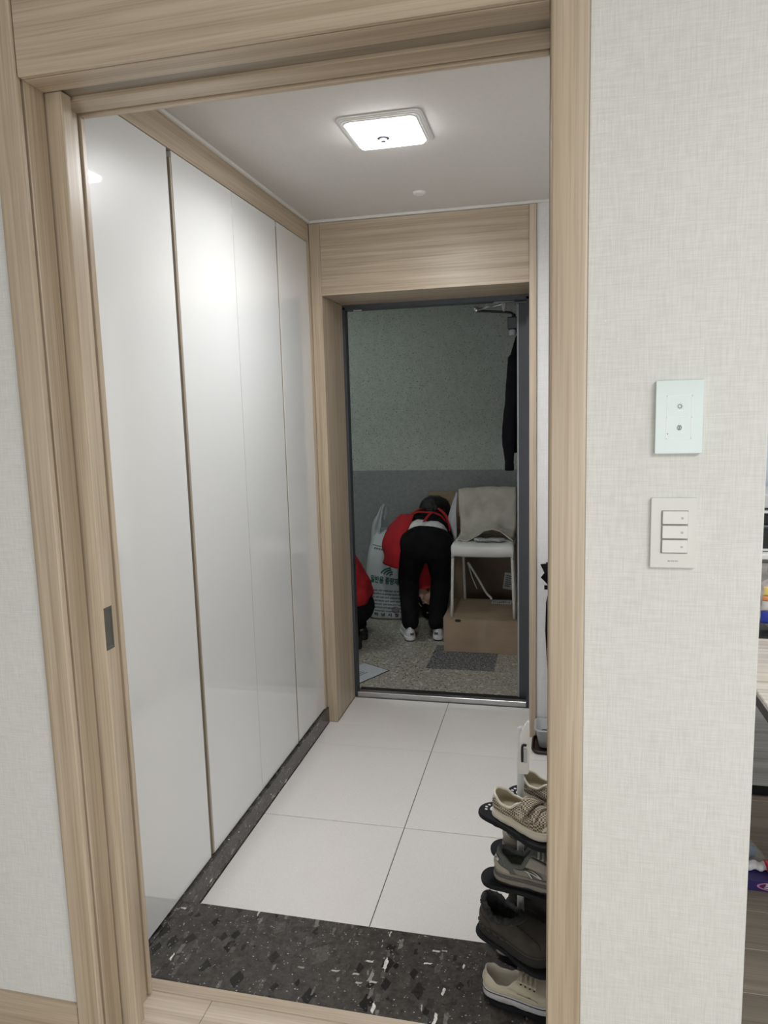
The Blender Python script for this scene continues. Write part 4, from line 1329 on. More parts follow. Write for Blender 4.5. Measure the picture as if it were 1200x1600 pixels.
# lower edge falls to the seat, lifted in an arch right of the middle
TOW[5] = [(0.410, 3.400, 0.655), (0.510, 3.400, 0.655), (0.635, 3.400, 0.690), (0.762, 3.400, 0.655)]
TOW[6] = [(0.416, 3.280, 0.616), (0.505, 3.280, 0.618), (0.615, 3.330, 0.672), (0.757, 3.280, 0.617)]
TOW.append([(0.418, 3.150, 0.611), (0.495, 3.170, 0.612), (0.620, 3.265, 0.662), (0.757, 3.150, 0.612)])
bm = B(); sheet(bm, TOW, 0.005, 9, 0.0065, 15)
finish('cloth', bm, M_TOWEL, None, True, label='large beige-grey cloth draped over the back of the white chair', cat='cloth')
bm = B(); sheet(bm, [[(0.360, 3.56, 0.865), (0.367, 3.545, 0.868), (0.372, 3.53, 0.865)], [(0.335, 3.47, 0.77), (0.355, 3.45, 0.77), (0.374, 3.44, 0.77)],
                     [(0.318, 3.46, 0.69), (0.346, 3.42, 0.685), (0.378, 3.42, 0.68)], [(0.338, 3.46, 0.62), (0.358, 3.42, 0.612), (0.379, 3.42, 0.610)],
                     [(0.356, 3.46, 0.545), (0.366, 3.43, 0.54), (0.377, 3.435, 0.55)], [(0.370, 3.47, 0.47), (0.374, 3.45, 0.445), (0.378, 3.45, 0.475)]], 0.003, 6, 0.002, 20)
finish('cloth', bm, M_TOWEL2, None, True, label='pale lilac cloth hanging at the left side of the chair back', cat='cloth')
def net(bm):
    for k in range(9):
        sphere(bm, (0.54+0.019*k+random.uniform(-.005, .005), 3.150+0.012*sin(k*1.7), 0.6175+0.002*sin(k*2.3)), 0.020, 1.2, 1.4, 0.5)
blob('net_bag', net, M_NET, None, 0.006, 3, 0.004, 60, label='crumpled white netting lying on the seat of the white chair', cat='netting')

hg = thing('coat_hanger', (0.52, 3.53, BZ), 'white plastic hanger leaning behind the legs of the white chair', 'hanger')
bm = B(); tube(bm, smoothpts([(0.436, 3.520, 0.393), (0.450, 3.518, 0.376), (0.507, 3.512, 0.285), (0.562, 3.506, 0.190), (0.590, 3.502, 0.162), (0.595, 3.500, 0.1485)], 4), 0.0082, 8)
finish('shoulder_bar', bm, M_WHITE_P, hg, True)
bm = B(); tube(bm, [(0.439, 3.520, 0.384), (0.466, 3.518, 0.29), (0.498, 3.514, 0.215)], 0.004, 6)
finish('cross_bar', bm, M_WHITE_P, hg, True)

# ------------------------------------------------------------------ coat on the open entrance door
co = thing('coat', (0.785, 2.62, 1.1), 'black coat hanging on the inside of the open entrance door', 'coat')
def coatb(bm):
    capsule(bm, (0.808, 2.62, 1.78), (0.792, 2.64, 1.66), 0.008, 0.026)
    capsule(bm, (0.795, 2.70, 1.62), (0.793, 2.72, 1.20), 0.026, 0.028)
    capsule(bm, (0.795, 2.78, 1.60), (0.793, 2.80, 1.22), 0.024, 0.028)
    capsule(bm, (0.792, 2.62, 1.62), (0.790, 2.62, 1.24), 0.026, 0.026)
blob('coat_body', coatb, M_BCLOTH2, co, 0.006, 4, 0.003, 18)
def sleeve(bm):
    capsule(bm, (0.792, 2.585, 1.66), (0.783, 2.575, 1.46), 0.030, 0.034)
    capsule(bm, (0.783, 2.575, 1.46), (0.768, 2.57, 1.26), 0.034, 0.038)
    capsule(bm, (0.768, 2.57, 1.26), (0.771, 2.57, 1.135), 0.038, 0.024)
blob('sleeve', sleeve, M_BCLOTH2, co, 0.005, 4, 0.003, 22)
bm = B(); lathe(bm, [(0.021, 0), (0.024, 0.004), (0.024, 0.038), (0.021, 0.042)], (0.771, 2.57, 1.090), 18)
finish('cuff', bm, M_BCLOTH2, co, True)

# ------------------------------------------------------------------ white refuse bag against the wall
BGX, BGW = -0.172, 0.185
def bag_front(x, z):
    """y of the bag's front skin at (x, z)"""
    u = (x-BGX)/BGW
    k = max(0.0, min(1.0, (z-0.42)/0.35))
    return 3.665+0.10*abs(u)**2.4+0.19*k*k+0.012*sin(9*x+5*z)
gb = thing('refuse_bag', (BGX, 3.85, ZT), 'full white refuse bag with green lettering leaning on the hall wall', 'bag')
bm = B()
prof = [(-0.073, 0.150, 0.165), (-0.062, 0.178, 0.185), (-0.01, 0.186, 0.197), (0.10, 0.180, 0.2), (0.25, 0.170, 0.195), (0.36, 0.160, 0.18), (0.43, 0.150, 0.155), (0.49, 0.140, 0.12), (0.53, 0.130, 0.08), (0.56, 0.11, 0.05)]
n = 48
rings = []
for z, rx, ry in prof:
    k = max(0, (z-0.42)/0.35)
    cy = 3.86+0.08*k
    cx_ = BGX+0.03*k
    ring_ = []
    for q in range(n):
        t = 2*pi*q/n
        ct, stt = cos(t), sin(t)
        p = 2/3.4
        w = 1+0.035*mnoise.noise(Vector((ct*2, stt*2, z*7)))
        ring_.append(bm.verts.new((cx_+rx*w*abs(ct)**p*(1 if ct > 0 else -1), cy+ry*w*abs(stt)**p*(1 if stt > 0 else -1), z)))
    rings.append(ring_)
for a, b in zip(rings, rings[1:]):
    for q in range(n): bm.faces.new((a[q], a[(q+1) % n], b[(q+1) % n], b[q]))
bm.faces.new(rings[0][::-1]); bm.faces.new(rings[-1])
bmesh.ops.subdivide_edges(bm, edges=[e for e in bm.edges], cuts=1, use_grid_fill=True)
bmesh.ops.smooth_vert(bm, verts=[v for v in bm.verts if v.co.z > -0.06], factor=0.5, use_axis_x=True, use_axis_y=True, use_axis_z=True)
for v in bm.verts:
    if v.co.z > -0.06:
        v.co += Vector((0.6, -1, 0))*0.006*mnoise.noise(Vector((v.co.x*16, v.co.y*9, v.co.z*8)))
bm.normal_update()
from mathutils.bvhtree import BVHTree
bvh = BVHTree.FromBMesh(bm)
def bagy(x, z):
    h = bvh.ray_cast(Vector((x, 3.0, z)), Vector((0, 1, 0)))
    return h[0].y if h[0] is not None else 3.70
finish('bag_body', bm, M_BAG, gb, True)
bm = B(); sheet(bm, [[(-0.312, 3.83, 0.46), (-0.290, 3.80, 0.455), (-0.265, 3.79, 0.455), (-0.240, 3.80, 0.46)],
                     [(-0.306, 3.84, 0.54), (-0.285, 3.815, 0.54), (-0.262, 3.825, 0.54), (-0.235, 3.81, 0.54)],
                     [(-0.296, 3.84, 0.60), (-0.272, 3.815, 0.60), (-0.250, 3.83, 0.60), (-0.228, 3.81, 0.60)],
                     [(-0.262, 3.85, 0.67), (-0.248, 3.83, 0.67), (-0.236, 3.845, 0.67), (-0.222, 3.83, 0.67)],
                     [(-0.228, 3.85, 0.735), (-0.222, 3.84, 0.740), (-0.215, 3.845, 0.742), (-0.206, 3.845, 0.738)],
                     [(-0.205, 3.855, 0.737), (-0.202, 3.85, 0.738), (-0.198, 3.85, 0.736), (-0.193, 3.855, 0.725)],
                     [(-0.206, 3.86, 0.69), (-0.202, 3.856, 0.69), (-0.197, 3.856, 0.69), (-0.190, 3.86, 0.69)],
                     [(-0.218, 3.86, 0.64), (-0.212, 3.856, 0.63), (-0.206, 3.856, 0.63), (-0.200, 3.86, 0.64)]], 0.003, 5, 0.006, 34)
finish('tie_handle', bm, M_BAG, gb, True)
def on_bag(bm, x, z, sx=1.0, sz=1.0, rot=0.0, off=0.002):
    for v in bm.verts:
        a, b = v.co.x*sx, v.co.y*sz
        X = x+a*cos(rot)-b*sin(rot); Z = z+a*sin(rot)+b*cos(rot)
        v.co = Vector((X, bagy(X, Z)-off, Z))
    return bm
tilt = radians(-6)
T = text_bm('일반용 종량제 봉투', 0.052, 0.0018)
finish('lettering', on_bag(T, -0.140, 0.212, 0.70, 1.05, tilt), M_GREEN, gb)
bm = B()
for k in range(4):
    pts = []
    for i in range(13):
        t = radians(160-62*i/12) if k < 2 else radians(165-75*i/12)
        R_ = 0.088-0.021*k
        pts.append((-0.105+R_*1.05*cos(t)-0.012, 0.247+R_*0.72*sin(t)-0.012*0))
    b2 = B()
    L_ = [b2.verts.new((x, bagy(x, z)-0.002, z)) for x, z in [(p[0], p[1]+0.0055) for p in pts]]
    Q_ = [b2.verts.new((x, bagy(x, z)-0.002, z)) for x, z in [(p[0]+0.002, p[1]-0.0045) for p in pts]]
    for i in range(12): b2.faces.new((L_[i], L_[i+1], Q_[i+1], Q_[i]))
    merge(bm, b2)
finish('emblem', bm, M_GREEN, gb)
bm = B()
for r_ in range(7):
    z = 0.150-0.0285*r_*0.88
    x = -0.29+0.012*min(r_, 3)
    while x < -0.03:
        w = random.uniform(0.010, 0.034)
        q = 0
        while q < w:
            dw = random.uniform(0.004, 0.008)
            b2 = B()
            vs = [b2.verts.new((a, b, 0)) for a, b in ((0, -0.0062*random.uniform(.6, 1)), (dw, -0.006), (dw, 0.006*random.uniform(.4, 1)), (0, 0.0055))]
            b2.faces.new(vs)
            merge(bm, on_bag(b2, x+q, z-0.06*(x+0.29)*0.9, 1, 1, 0))
            q += dw+0.0016
        x += w+0.008
finish('small_print', bm, M_INK, gb)
bm = B(); bmesh.ops.create_circle(bm, cap_ends=True, segments=24, radius=1)
bmesh.ops.subdivide_edges(bm, edges=bm.edges, cuts=2)
finish('round_stamp', on_bag(bm, -0.103, 0.004, 0.030, 0.026, 0, 0.0014), M_PURP, gb)
T = text_bm('하  남  시  장', 0.034, 0.0012)
finish('lettering', on_bag(T, -0.170, -0.036, 1.0, 0.85, radians(-2), 0.003), M_BLACK, gb)
bm = B(); b2 = B(); vs = [b2.verts.new(p) for p in ((0, 0, 0), (0.14, 0, 0), (0.14, 0.004, 0), (0, 0.004, 0))]; b2.faces.new(vs)
bmesh.ops.subdivide_edges(b2, edges=b2.edges, cuts=5, use_grid_fill=True)
merge(bm, on_bag(b2, -0.278, 0.462, 1, 1, radians(-8), 0.004))
for q in range(5):
    b2 = B(); vs = [b2.verts.new(p) for p in ((0, 0, 0), (0.012, 0, 0), (0.012, 0.012, 0), (0, 0.012, 0))]; b2.faces.new(vs)
    merge(bm, on_bag(b2, -0.262+0.017*q, 0.437-0.002*q, 1, 1, radians(-8), 0.004))
finish('heading_print', bm, M_INK, gb)

# ------------------------------------------------------------------ paper on the hall floor
pa = thing('paper_sheet', (-0.07, 2.6, HZ), 'white printed sheet with a black edge on the hall floor by the doorway', 'paper')
A4 = [Vector((-0.053, 2.424)), Vector((0.077, 2.666)), Vector((-0.099, 2.769)), Vector((-0.229, 2.527))]
cA = sum(A4, Vector((0, 0)))/4
bm = B(); prism(bm, [tuple(p) for p in A4], HZ+0.0004, HZ+0.002)
finish('backing', bm, M_BLACK, pa)
bm = B(); prism(bm, [tuple(cA+(p-cA)*0.955) for p in A4], HZ+0.002, HZ+0.0032)
finish('sheet', bm, M_PAPERW, pa)
ex = (A4[1]-A4[0]).normalized(); ey = (A4[3]-A4[0]).normalized()
bm = B()
for r_ in range(3):
    q = 0.075+random.uniform(0, 0.01)
    while q < 0.155:
        dw = random.uniform(0.006, 0.014)
        p = A4[0]+ey*(0.075+0.020*r_)+ex*q
        vs = [bm.verts.new((w.x, w.y, HZ+0.0035)) for w in (p, p+ex*dw, p+ex*dw+ey*0.009, p+ey*0.009)]
        bm.faces.new(vs)
        q += dw+0.003
finish('printed_lines', bm, M_INK, pa)

# ------------------------------------------------------------------ people
def hand(bm, w, d, up_, side, curl=0.5, s=1.0):
    """palm from wrist w along d; up_ is the back of the hand; five fingers"""
    w, d, up_ = Vector(w), Vector(d).normalized(), Vector(up_)
    up_ = (up_-d*up_.dot(d)).normalized()
    lat = d.cross(up_)*side
    for k in (-1, -0.33, 0.33, 1):
        capsule(bm, w+d*0.008*s+lat*0.012*k*s, w+d*0.080*s+lat*0.030*k*s, 0.013*s, 0.0115*s, 10)
    for k, L_ in ((-1, 0.060), (-0.33, 0.074), (0.33, 0.078), (1, 0.068)):
        a = w+d*0.080*s+lat*0.030*k*s
        d1_ = (d*cos(curl*0.6)-up_*sin(curl*0.6)).normalized()
        b = a+d1_*L_*0.5*s
        d2_ = (d*cos(curl*1.6)-up_*sin(curl*1.6)).normalized()
        c = b+d2_*L_*0.32*s
        d3_ = (d*cos(curl*2.3)-up_*sin(curl*2.3)).normalized()
        e = c+d3_*L_*0.25*s
        capsule(bm, a, b, 0.0092*s, 0.0084*s, 8); capsule(bm, b, c, 0.0084*s, 0.0078*s, 8); capsule(bm, c, e, 0.0078*s, 0.0068*s, 8)
    a = w+d*0.022*s+lat*0.020*s
    b = a+(d*0.6+lat*0.7-up_*0.3).normalized()*0.038*s
    c = b+(d*0.85+lat*0.25-up_*0.45).normalized()*0.032*s
    capsule(bm, a, b, 0.0125*s, 0.0105*s, 8); capsule(bm, b, c, 0.0102*s, 0.0085*s, 8)

def head(bm, c, face, top, s=1.0):
    """c is the centre of the skull; face looks ahead, top is the crown"""
    c, face, top = Vector(c), Vector(face).normalized(), Vector(top)
    top = (top-face*top.dot(face)).normalized()
    lat = face.cross(top)
    P = lambda f, l, t: c+face*f*s+lat*l*s+top*t*s
    capsule(bm, P(-0.02, 0, 0.03), P(0.012, 0, 0.02), 0.080*s, 0.076*s, 18)
    capsule(bm, P(0.022, 0, -0.01), P(0.042, 0, -0.075), 0.066*s, 0.040*s, 16)
    capsule(bm, P(0.045, 0, -0.085), P(0.058, 0, -0.090), 0.024*s, 0.018*s, 12)      # chin
    capsule(bm, P(0.083, 0, 0.012), P(0.104, 0, -0.030), 0.010*s, 0.014*s, 10)       # nose
    capsule(bm, P(0.086, -0.020, -0.058), P(0.086, 0.020, -0.058), 0.008*s, 0.008*s, 8)  # lips
    for l in (-1, 1):
        capsule(bm, P(0.078, 0.016*l, 0.030), P(0.070, 0.048*l, 0.028), 0.010*s, 0.009*s, 8)   # brow
        capsule(bm, P(0.076, 0.033*l, 0.008), P(0.077, 0.033*l, 0.006), 0.0125*s, 0.0125*s, 10)  # eye
        capsule(bm, P(0.0, 0.078*l, 0.018), P(-0.006, 0.080*l, -0.022), 0.014*s, 0.010*s, 8)  # ear

def sneaker(parent, H, ang, z, side, mats, L=0.245, black=False):
    m = pose(H, ang, z)
    sh = Shoe(L, 0.095, side, 0.030, 0.46, 0.092, 0.070, 0.098, 0.24, 0.05, 0.038)
    up_m, so_m, acc = mats
    t = finish('shoe', xform(sh.upper(40, 10), m), up_m, parent, True)
    for nm, bm, mt in (('sole', sh.sole(0.006, 0.031, 0.005, 0.004), so_m), ('outsole', sh.sole(0, 0.007, 0.003, 0.002), M_RUBBER),
                       ('collar', sh.collar(0.004), up_m), ('lining', sh.lining(), M_GMESH),
                       ('heel_tab', sh.patch(lambda u, w: ((-0.05+0.42*u) % (2*pi), 0.16+0.22*w), 6, 4, 0.003, 0.002), acc),
                       ('tongue', sh.patch(lambda u, w: (pi+(-0.5+u), 0.6+0.39*w), 6, 5, 0.004, 0.004), up_m)):
        finish(nm, xform(bm, m), mt, t, True)

# --- the stooping person
p1_ = thing('person', (0.18, 3.4, HZ), 'person in black with a red apron stooping over beside the white refuse bag', 'person')
AL, AR = Vector((0.086, 3.262, 0.012)), Vector((0.256, 3.290, 0.012))
KL, KR = Vector((0.046, 3.425, 0.300)), Vector((0.270, 3.445, 0.300))
PL, PR = Vector((0.125, 3.275, 0.560)), Vector((0.275, 3.280, 0.556))
WA, CH = Vector((0.178, 3.40, 0.610)), Vector((0.158, 3.555, 0.635))
NK, HD = Vector((0.176, 3.655, 0.665)), Vector((0.184, 3.690, 0.700))
SL, SR = Vector((0.030, 3.575, 0.640)), Vector((0.262, 3.575, 0.625))
EL, ER = Vector((0.020, 3.575, 0.380)), Vector((0.278, 3.60, 0.370))
HL_, HR_ = Vector((0.095, 3.60, 0.195)), Vector((0.205, 3.59, 0.190))
def body1(bm):
    for P_, K_, A_ in ((PL, KL, AL), (PR, KR, AR)):
        capsule(bm, P_, K_, 0.070, 0.050); capsule(bm, K_, A_, 0.050, 0.034)
        capsule(bm, A_, A_+Vector((0, 0.10, -0.05)), 0.032, 0.026)
    capsule(bm, PL, PR, 0.082, 0.082); capsule(bm, (PL+PR)/2, WA, 0.085, 0.085); capsule(bm, WA+Vector((-0.04, 0, 0)), CH+Vector((-0.05, 0, 0)), 0.082, 0.085); capsule(bm, WA+Vector((0.04, 0, 0)), CH+Vector((0.05, 0, 0)), 0.082, 0.085)
    capsule(bm, SL, SR, 0.05, 0.05); capsule(bm, CH, NK, 0.08, 0.045); capsule(bm, NK, HD, 0.045, 0.05)
    for S_, E_, H_ in ((SL, EL, HL_), (SR, ER, HR_)):
        capsule(bm, S_, E_, 0.040, 0.032); capsule(bm, E_, H_, 0.032, 0.023)
    head(bm, HD+Vector((0, 0.02, 0.0)), (0, 0.45, -0.89), (0, 0.89, 0.45), 0.95)
    hand(bm, HL_, (0.5, -0.2, -0.85), (0, 1, -0.2), -1, 0.75, 0.95)
    hand(bm, HR_, (-0.55, -0.25, -0.8), (0, 1, -0.2), 1, 0.75, 0.95)
blob('body', body1, M_SKIN, p1_, 0.006, 3)
def pants1(bm):
    for P_, K_, A_ in ((PL, KL, AL), (PR, KR, AR)):
        capsule(bm, P_+Vector((0, 0, -0.02)), K_, 0.096, 0.071); capsule(bm, K_, A_+Vector((0, 0, 0.03)), 0.071, 0.056)
    capsule(bm, PL+Vector((0.01, 0, 0)), PR+Vector((-0.01, 0, 0)), 0.112, 0.112)
    capsule(bm, PL+Vector((0.03, -0.005, 0.008)), PR+Vector((-0.03, -0.005, 0.008)), 0.114, 0.112)
    capsule(bm, (PL+PR)/2+Vector((-0.03, 0, 0.0)), WA+Vector((-0.03, -0.06, -0.03)), 0.110, 0.105)
    capsule(bm, (PL+PR)/2+Vector((0.03, 0, 0.0)), WA+Vector((0.045, -0.06, -0.035)), 0.110, 0.105)
blob('trousers', pants1, M_BCLOTH, p1_, 0.007, 4, 0.004, 16)
def shirt1(bm):
    capsule(bm, WA+Vector((-0.040, -0.045, -0.005)), WA+Vector((-0.04, 0.06, 0.0)), 0.101, 0.10)
    capsule(bm, WA+Vector((0.050, -0.045, -0.014)), WA+Vector((0.04, 0.06, -0.005)), 0.101, 0.10)
blob('shirt', shirt1, M_SHIRT, p1_, 0.007, 3)
def jack1(bm):
    capsule(bm, WA+Vector((-0.045, 0.045, 0.012)), CH+Vector((-0.045, 0, 0)), 0.106, 0.106); capsule(bm, WA+Vector((0.045, 0.045, 0.006)), CH+Vector((0.05, 0, 0)), 0.106, 0.106)
    capsule(bm, SL, SR, 0.070, 0.070); capsule(bm, CH, NK, 0.095, 0.062)
    capsule(bm, SL, EL, 0.062, 0.052); capsule(bm, EL, EL.lerp(HL_, 0.92), 0.052, 0.034)
    capsule(bm, SR, ER, 0.066, 0.056); capsule(bm, ER, ER.lerp(HR_, 0.80), 0.056, 0.036)
blob('jacket', jack1, M_BCLOTH, p1_, 0.007, 4, 0.004, 14)
def hair1(bm):
    c = HD+Vector((0.0, 0.02, 0.0))
    capsule(bm, c+Vector((-0.012, -0.01, 0.030)), c+Vector((0.018, 0.04, 0.025)), 0.094, 0.092, 18)
    capsule(bm, c+Vector((0.05, -0.05, 0.0)), c+Vector((0.085, -0.06, -0.04)), 0.045, 0.03)
    capsule(bm, c+Vector((-0.05, -0.05, 0.0)), c+Vector((-0.07, -0.05, -0.04)), 0.04, 0.025)
blob('hair', hair1, M_HAIR, p1_, 0.007, 3, 0.004, 40)
AP_L = [[(0.100, 3.405, 0.737), (0.055, 3.415, 0.735), (-0.005, 3.47, 0.722), (-0.057, 3.58, 0.682)],
        [(0.092, 3.315, 0.690), (0.024, 3.325, 0.690), (-0.059, 3.400, 0.655), (-0.116, 3.55, 0.619)],
        [(0.046, 3.235, 0.570), (-0.015, 3.255, 0.575), (-0.101, 3.345, 0.552), (-0.148, 3.50, 0.515)],
        [(0.034, 3.225, 0.487), (-0.020, 3.240, 0.490), (-0.088, 3.325, 0.481), (-0.127, 3.48, 0.448)],
        [(0.022, 3.240, 0.402), (-0.025, 3.250, 0.408), (-0.088, 3.320, 0.409), (-0.137, 3.46, 0.389)]]
bm = B(); sheet(bm, AP_L, 0.004, 5, 0.006, 14)
ap = finish('apron', bm, M_RED, p1_, True)
bm = B(); sheet(bm, [[(0.000, 3.53, 0.52), (0.065, 3.54, 0.52), (0.146, 3.54, 0.52), (0.260, 3.53, 0.50)], [(0.005, 3.53, 0.412), (0.065, 3.54, 0.414), (0.146, 3.54, 0.407), (0.247, 3.53, 0.377)],
                     [(0.029, 3.52, 0.326), (0.079, 3.53, 0.314), (0.151, 3.53, 0.298), (0.243, 3.52, 0.287)], [(0.053, 3.51, 0.250), (0.100, 3.52, 0.222), (0.154, 3.52, 0.214), (0.227, 3.51, 0.237)],
                     [(0.069, 3.505, 0.235), (0.102, 3.515, 0.206), (0.156, 3.515, 0.203), (0.220, 3.505, 0.230)]], 0.004, 5, 0.004, 16)
finish('apron_front', bm, M_RED, p1_, True)
def ribbon(pts, w, th, mat, name, parent, wdir):
    bm = B()
    P_ = smoothpts(pts, 5)
    wd = Vector(wdir).normalized()*w/2
    rows = [[p-wd, p+wd] for p in P_]
    g = rows
    A = []; C = []
    for i, (a, b) in enumerate(g):
        d = (g[min(i+1, len(g)-1)][0]-g[max(i-1, 0)][0]).normalized()
        n_ = d.cross(wd).normalized()*th/2
        A.append((bm.verts.new(a+n_), bm.verts.new(b+n_))); C.append((bm.verts.new(a-n_), bm.verts.new(b-n_)))
    for i in range(len(g)-1):
        bm.faces.new((A[i][0], A[i+1][0], A[i+1][1], A[i][1])); bm.faces.new((C[i][0], C[i][1], C[i+1][1], C[i+1][0]))
        bm.faces.new((A[i][0], C[i][0], C[i+1][0], A[i+1][0])); bm.faces.new((A[i][1], A[i+1][1], C[i+1][1], C[i][1]))
    bm.faces.new((A[0][0], A[0][1], C[0][1], C[0][0])); bm.faces.new((A[-1][0], C[-1][0], C[-1][1], A[-1][1]))
    return finish(name, bm, mat, parent, True)
ribbon([(0.075, 3.44, 0.738), (0.130, 3.435, 0.748), (0.185, 3.43, 0.746), (0.235, 3.435, 0.740), (0.285, 3.44, 0.712), (0.318, 3.45, 0.640), (0.315, 3.46, 0.56)], 0.022, 0.003, M_RED, 'waist_tie', p1_, (0, 1, 0.35))
ribbon([(0.225, 3.425, 0.748), (0.205, 3.37, 0.738), (0.180, 3.325, 0.700)], 0.026, 0.003, M_RED, 'bow_tail', p1_, (1, 0.5, 0.2))
ribbon([(0.095, 3.42, 0.736), (0.100, 3.49, 0.748), (0.115, 3.56, 0.752), (0.135, 3.63, 0.748)], 0.024, 0.003, M_RED, 'neck_strap', p1_, (1, 0, 0.1))
ribbon([(0.325, 3.43, 0.620), (0.322, 3.45, 0.68), (0.285, 3.50, 0.728), (0.245, 3.56, 0.748), (0.22, 3.63, 0.748)], 0.020, 0.003, M_RED, 'neck_strap', p1_, (0.8, -0.2, 0.3))
sneaker(p1_, (0.098, 3.206), radians(108), HZ+0.0008, 1, (M_SNEAK, M_SNEAK, M_INK))
sneaker(p1_, (0.268, 3.245), radians(93), HZ+0.0008, -1, (M_SNEAK, M_SNEAK, M_INK))

# dark bag with straps that the person is handling
db = thing('black_bag', (0.11, 3.72, HZ), 'dark bag with straps on the floor under the stooping person', 'bag')
def dbag(bm):
    capsule(bm, (0.075, 3.73, 0.08), (0.125, 3.74, -0.02), 0.040, 0.046); capsule(bm, (0.11, 3.76, 0.09), (0.16, 3.77, -0.01), 0.042, 0.050)
    capsule(bm, (0.135, 3.72, -0.035), (0.118, 3.72, -0.030), 0.034, 0.036)
blob('bag_body', dbag, M_BCLOTH2, db, 0.007, 3, 0.003, 20)
bm = B()
for a, b, c in (((0.08, 3.69, 0.135), (0.12, 3.67, 0.08), (0.145, 3.68, 0.0)), ((0.10, 3.69, 0.12), (0.14, 3.68, 0.10), (0.18, 3.69, 0.07)), ((0.13, 3.69, 0.06), (0.17, 3.685, 0.03), (0.19, 3.70, -0.02))):
    tube(bm, smoothpts([a, b, c], 5), 0.006, 6)
finish('strap', bm, M_RUBBER, db, True)
bm = B(); tube(bm, [(0.040, 3.66, 0.105), (0.090, 3.65, 0.040)], 0.0035, 6)
finish('pale_trim', bm, M_YEL, db, True)
bm = B(); sphere(bm, (0.128, 3.682, -0.012), 0.007)
finish('buckle', bm, M_SILV, db, True)

# --- the crouching person, mostly behind the door frame
p2_ = thing('person', (-0.38, 3.1, HZ), 'person in red top and black trousers squatting behind the door frame', 'person')
A2 = [Vector((-0.235, 3.03, 0.0)), Vector((-0.245, 3.22, 0.0))]
K2 = [Vector((-0.56, 3.00, 0.30)), Vector((-0.56, 3.24, 0.31))]
P2 = [Vector((-0.27, 3.08, 0.165)), Vector((-0.27, 3.20, 0.165))]
W2, C2, N2, H2 = Vector((-0.31, 3.14, 0.30)), Vector((-0.42, 3.14, 0.52)), Vector((-0.50, 3.14, 0.66)), Vector((-0.56, 3.14, 0.76))
S2 = [Vector((-0.44, 2.98, 0.57)), Vector((-0.44, 3.30, 0.57))]
E2 = [Vector((-0.60, 2.94, 0.38)), Vector((-0.60, 3.34, 0.38))]
HH2 = [Vector((-0.78, 3.04, 0.24)), Vector((-0.78, 3.24, 0.24))]
def body2(bm):
    for A_, K_, P_ in zip(A2, K2, P2):
        capsule(bm, P_, K_, 0.076, 0.050); capsule(bm, K_, A_, 0.050, 0.034); capsule(bm, A_, A_+Vector((-0.13, 0, -0.04)), 0.03, 0.024)
    capsule(bm, P2[0], P2[1], 0.09, 0.09); capsule(bm, (P2[0]+P2[1])/2, W2, 0.10, 0.10); capsule(bm, W2, C2, 0.10, 0.10)
    capsule(bm, S2[0], S2[1], 0.05, 0.05); capsule(bm, C2, N2, 0.08, 0.045); capsule(bm, N2, H2, 0.045, 0.05)
    for S_, E_, H_ in zip(S2, E2, HH2): capsule(bm, S_, E_, 0.040, 0.032); capsule(bm, E_, H_, 0.032, 0.023)
    head(bm, H2+Vector((-0.02, 0, 0.02)), (-0.9, 0, -0.4), (-0.4, 0, 0.9), 0.95)
    hand(bm, HH2[0], (-0.8, 0.2, -0.5), (-0.4, 0, 0.9), 1, 0.6, 0.95)
    hand(bm, HH2[1], (-0.8, -0.2, -0.5), (-0.4, 0, 0.9), -1, 0.6, 0.95)
blob('body', body2, M_SKIN, p2_, 0.006, 3)
def pants2(bm):
    for A_, K_, P_ in zip(A2, K2, P2):
        capsule(bm, P_, K_, 0.100, 0.072); capsule(bm, K_, A_+Vector((0.0, 0, 0.03)), 0.070, 0.046)
    capsule(bm, P2[0], P2[1], 0.118, 0.118); capsule(bm, (P2[0]+P2[1])/2+Vector((0.01, 0, 0.01)), W2, 0.135, 0.118)
blob('trousers', pants2, M_BCLOTH, p2_, 0.007, 4, 0.004, 16)
def top2(bm):
    capsule(bm, W2+Vector((0.015, -0.03, -0.02)), C2+Vector((0, -0.03, 0)), 0.150, 0.135); capsule(bm, W2+Vector((0.015, 0.03, -0.02)), C2+Vector((0, 0.03, 0)), 0.150, 0.135)
    capsule(bm, S2[0], S2[1], 0.072, 0.072); capsule(bm, C2, N2, 0.10, 0.062)
    for S_, E_, H_ in zip(S2, E2, HH2): capsule(bm, S_, E_, 0.060, 0.050); capsule(bm, E_, E_.lerp(H_, 0.85), 0.050, 0.034)
    capsule(bm, (-0.225, 3.06, 0.255), (-0.225, 3.20, 0.255), 0.082, 0.082)
blob('top', top2, M_RED, p2_, 0.007, 4, 0.006, 15)
def hair2(bm):
    c = H2+Vector((-0.02, 0, 0.02))
    capsule(bm, c+Vector((0.02, 0, 0.035)), c+Vector((-0.015, 0, 0.05)), 0.094, 0.088, 18); capsule(bm, c+Vector((0.04, 0, 0)), c+Vector((0.06, 0, -0.05)), 0.075, 0.05)
blob('hair', hair2, M_HAIR, p2_, 0.007, 3, 0.004, 40)
sneaker(p2_, (-0.185, 3.03), radians(183), HZ+0.0008, 1, (M_BSHOE, M_BSHOE, M_BSHOE))
sneaker(p2_, (-0.195, 3.22), radians(177), HZ+0.0008, -1, (M_BSHOE, M_BSHOE, M_BSHOE))

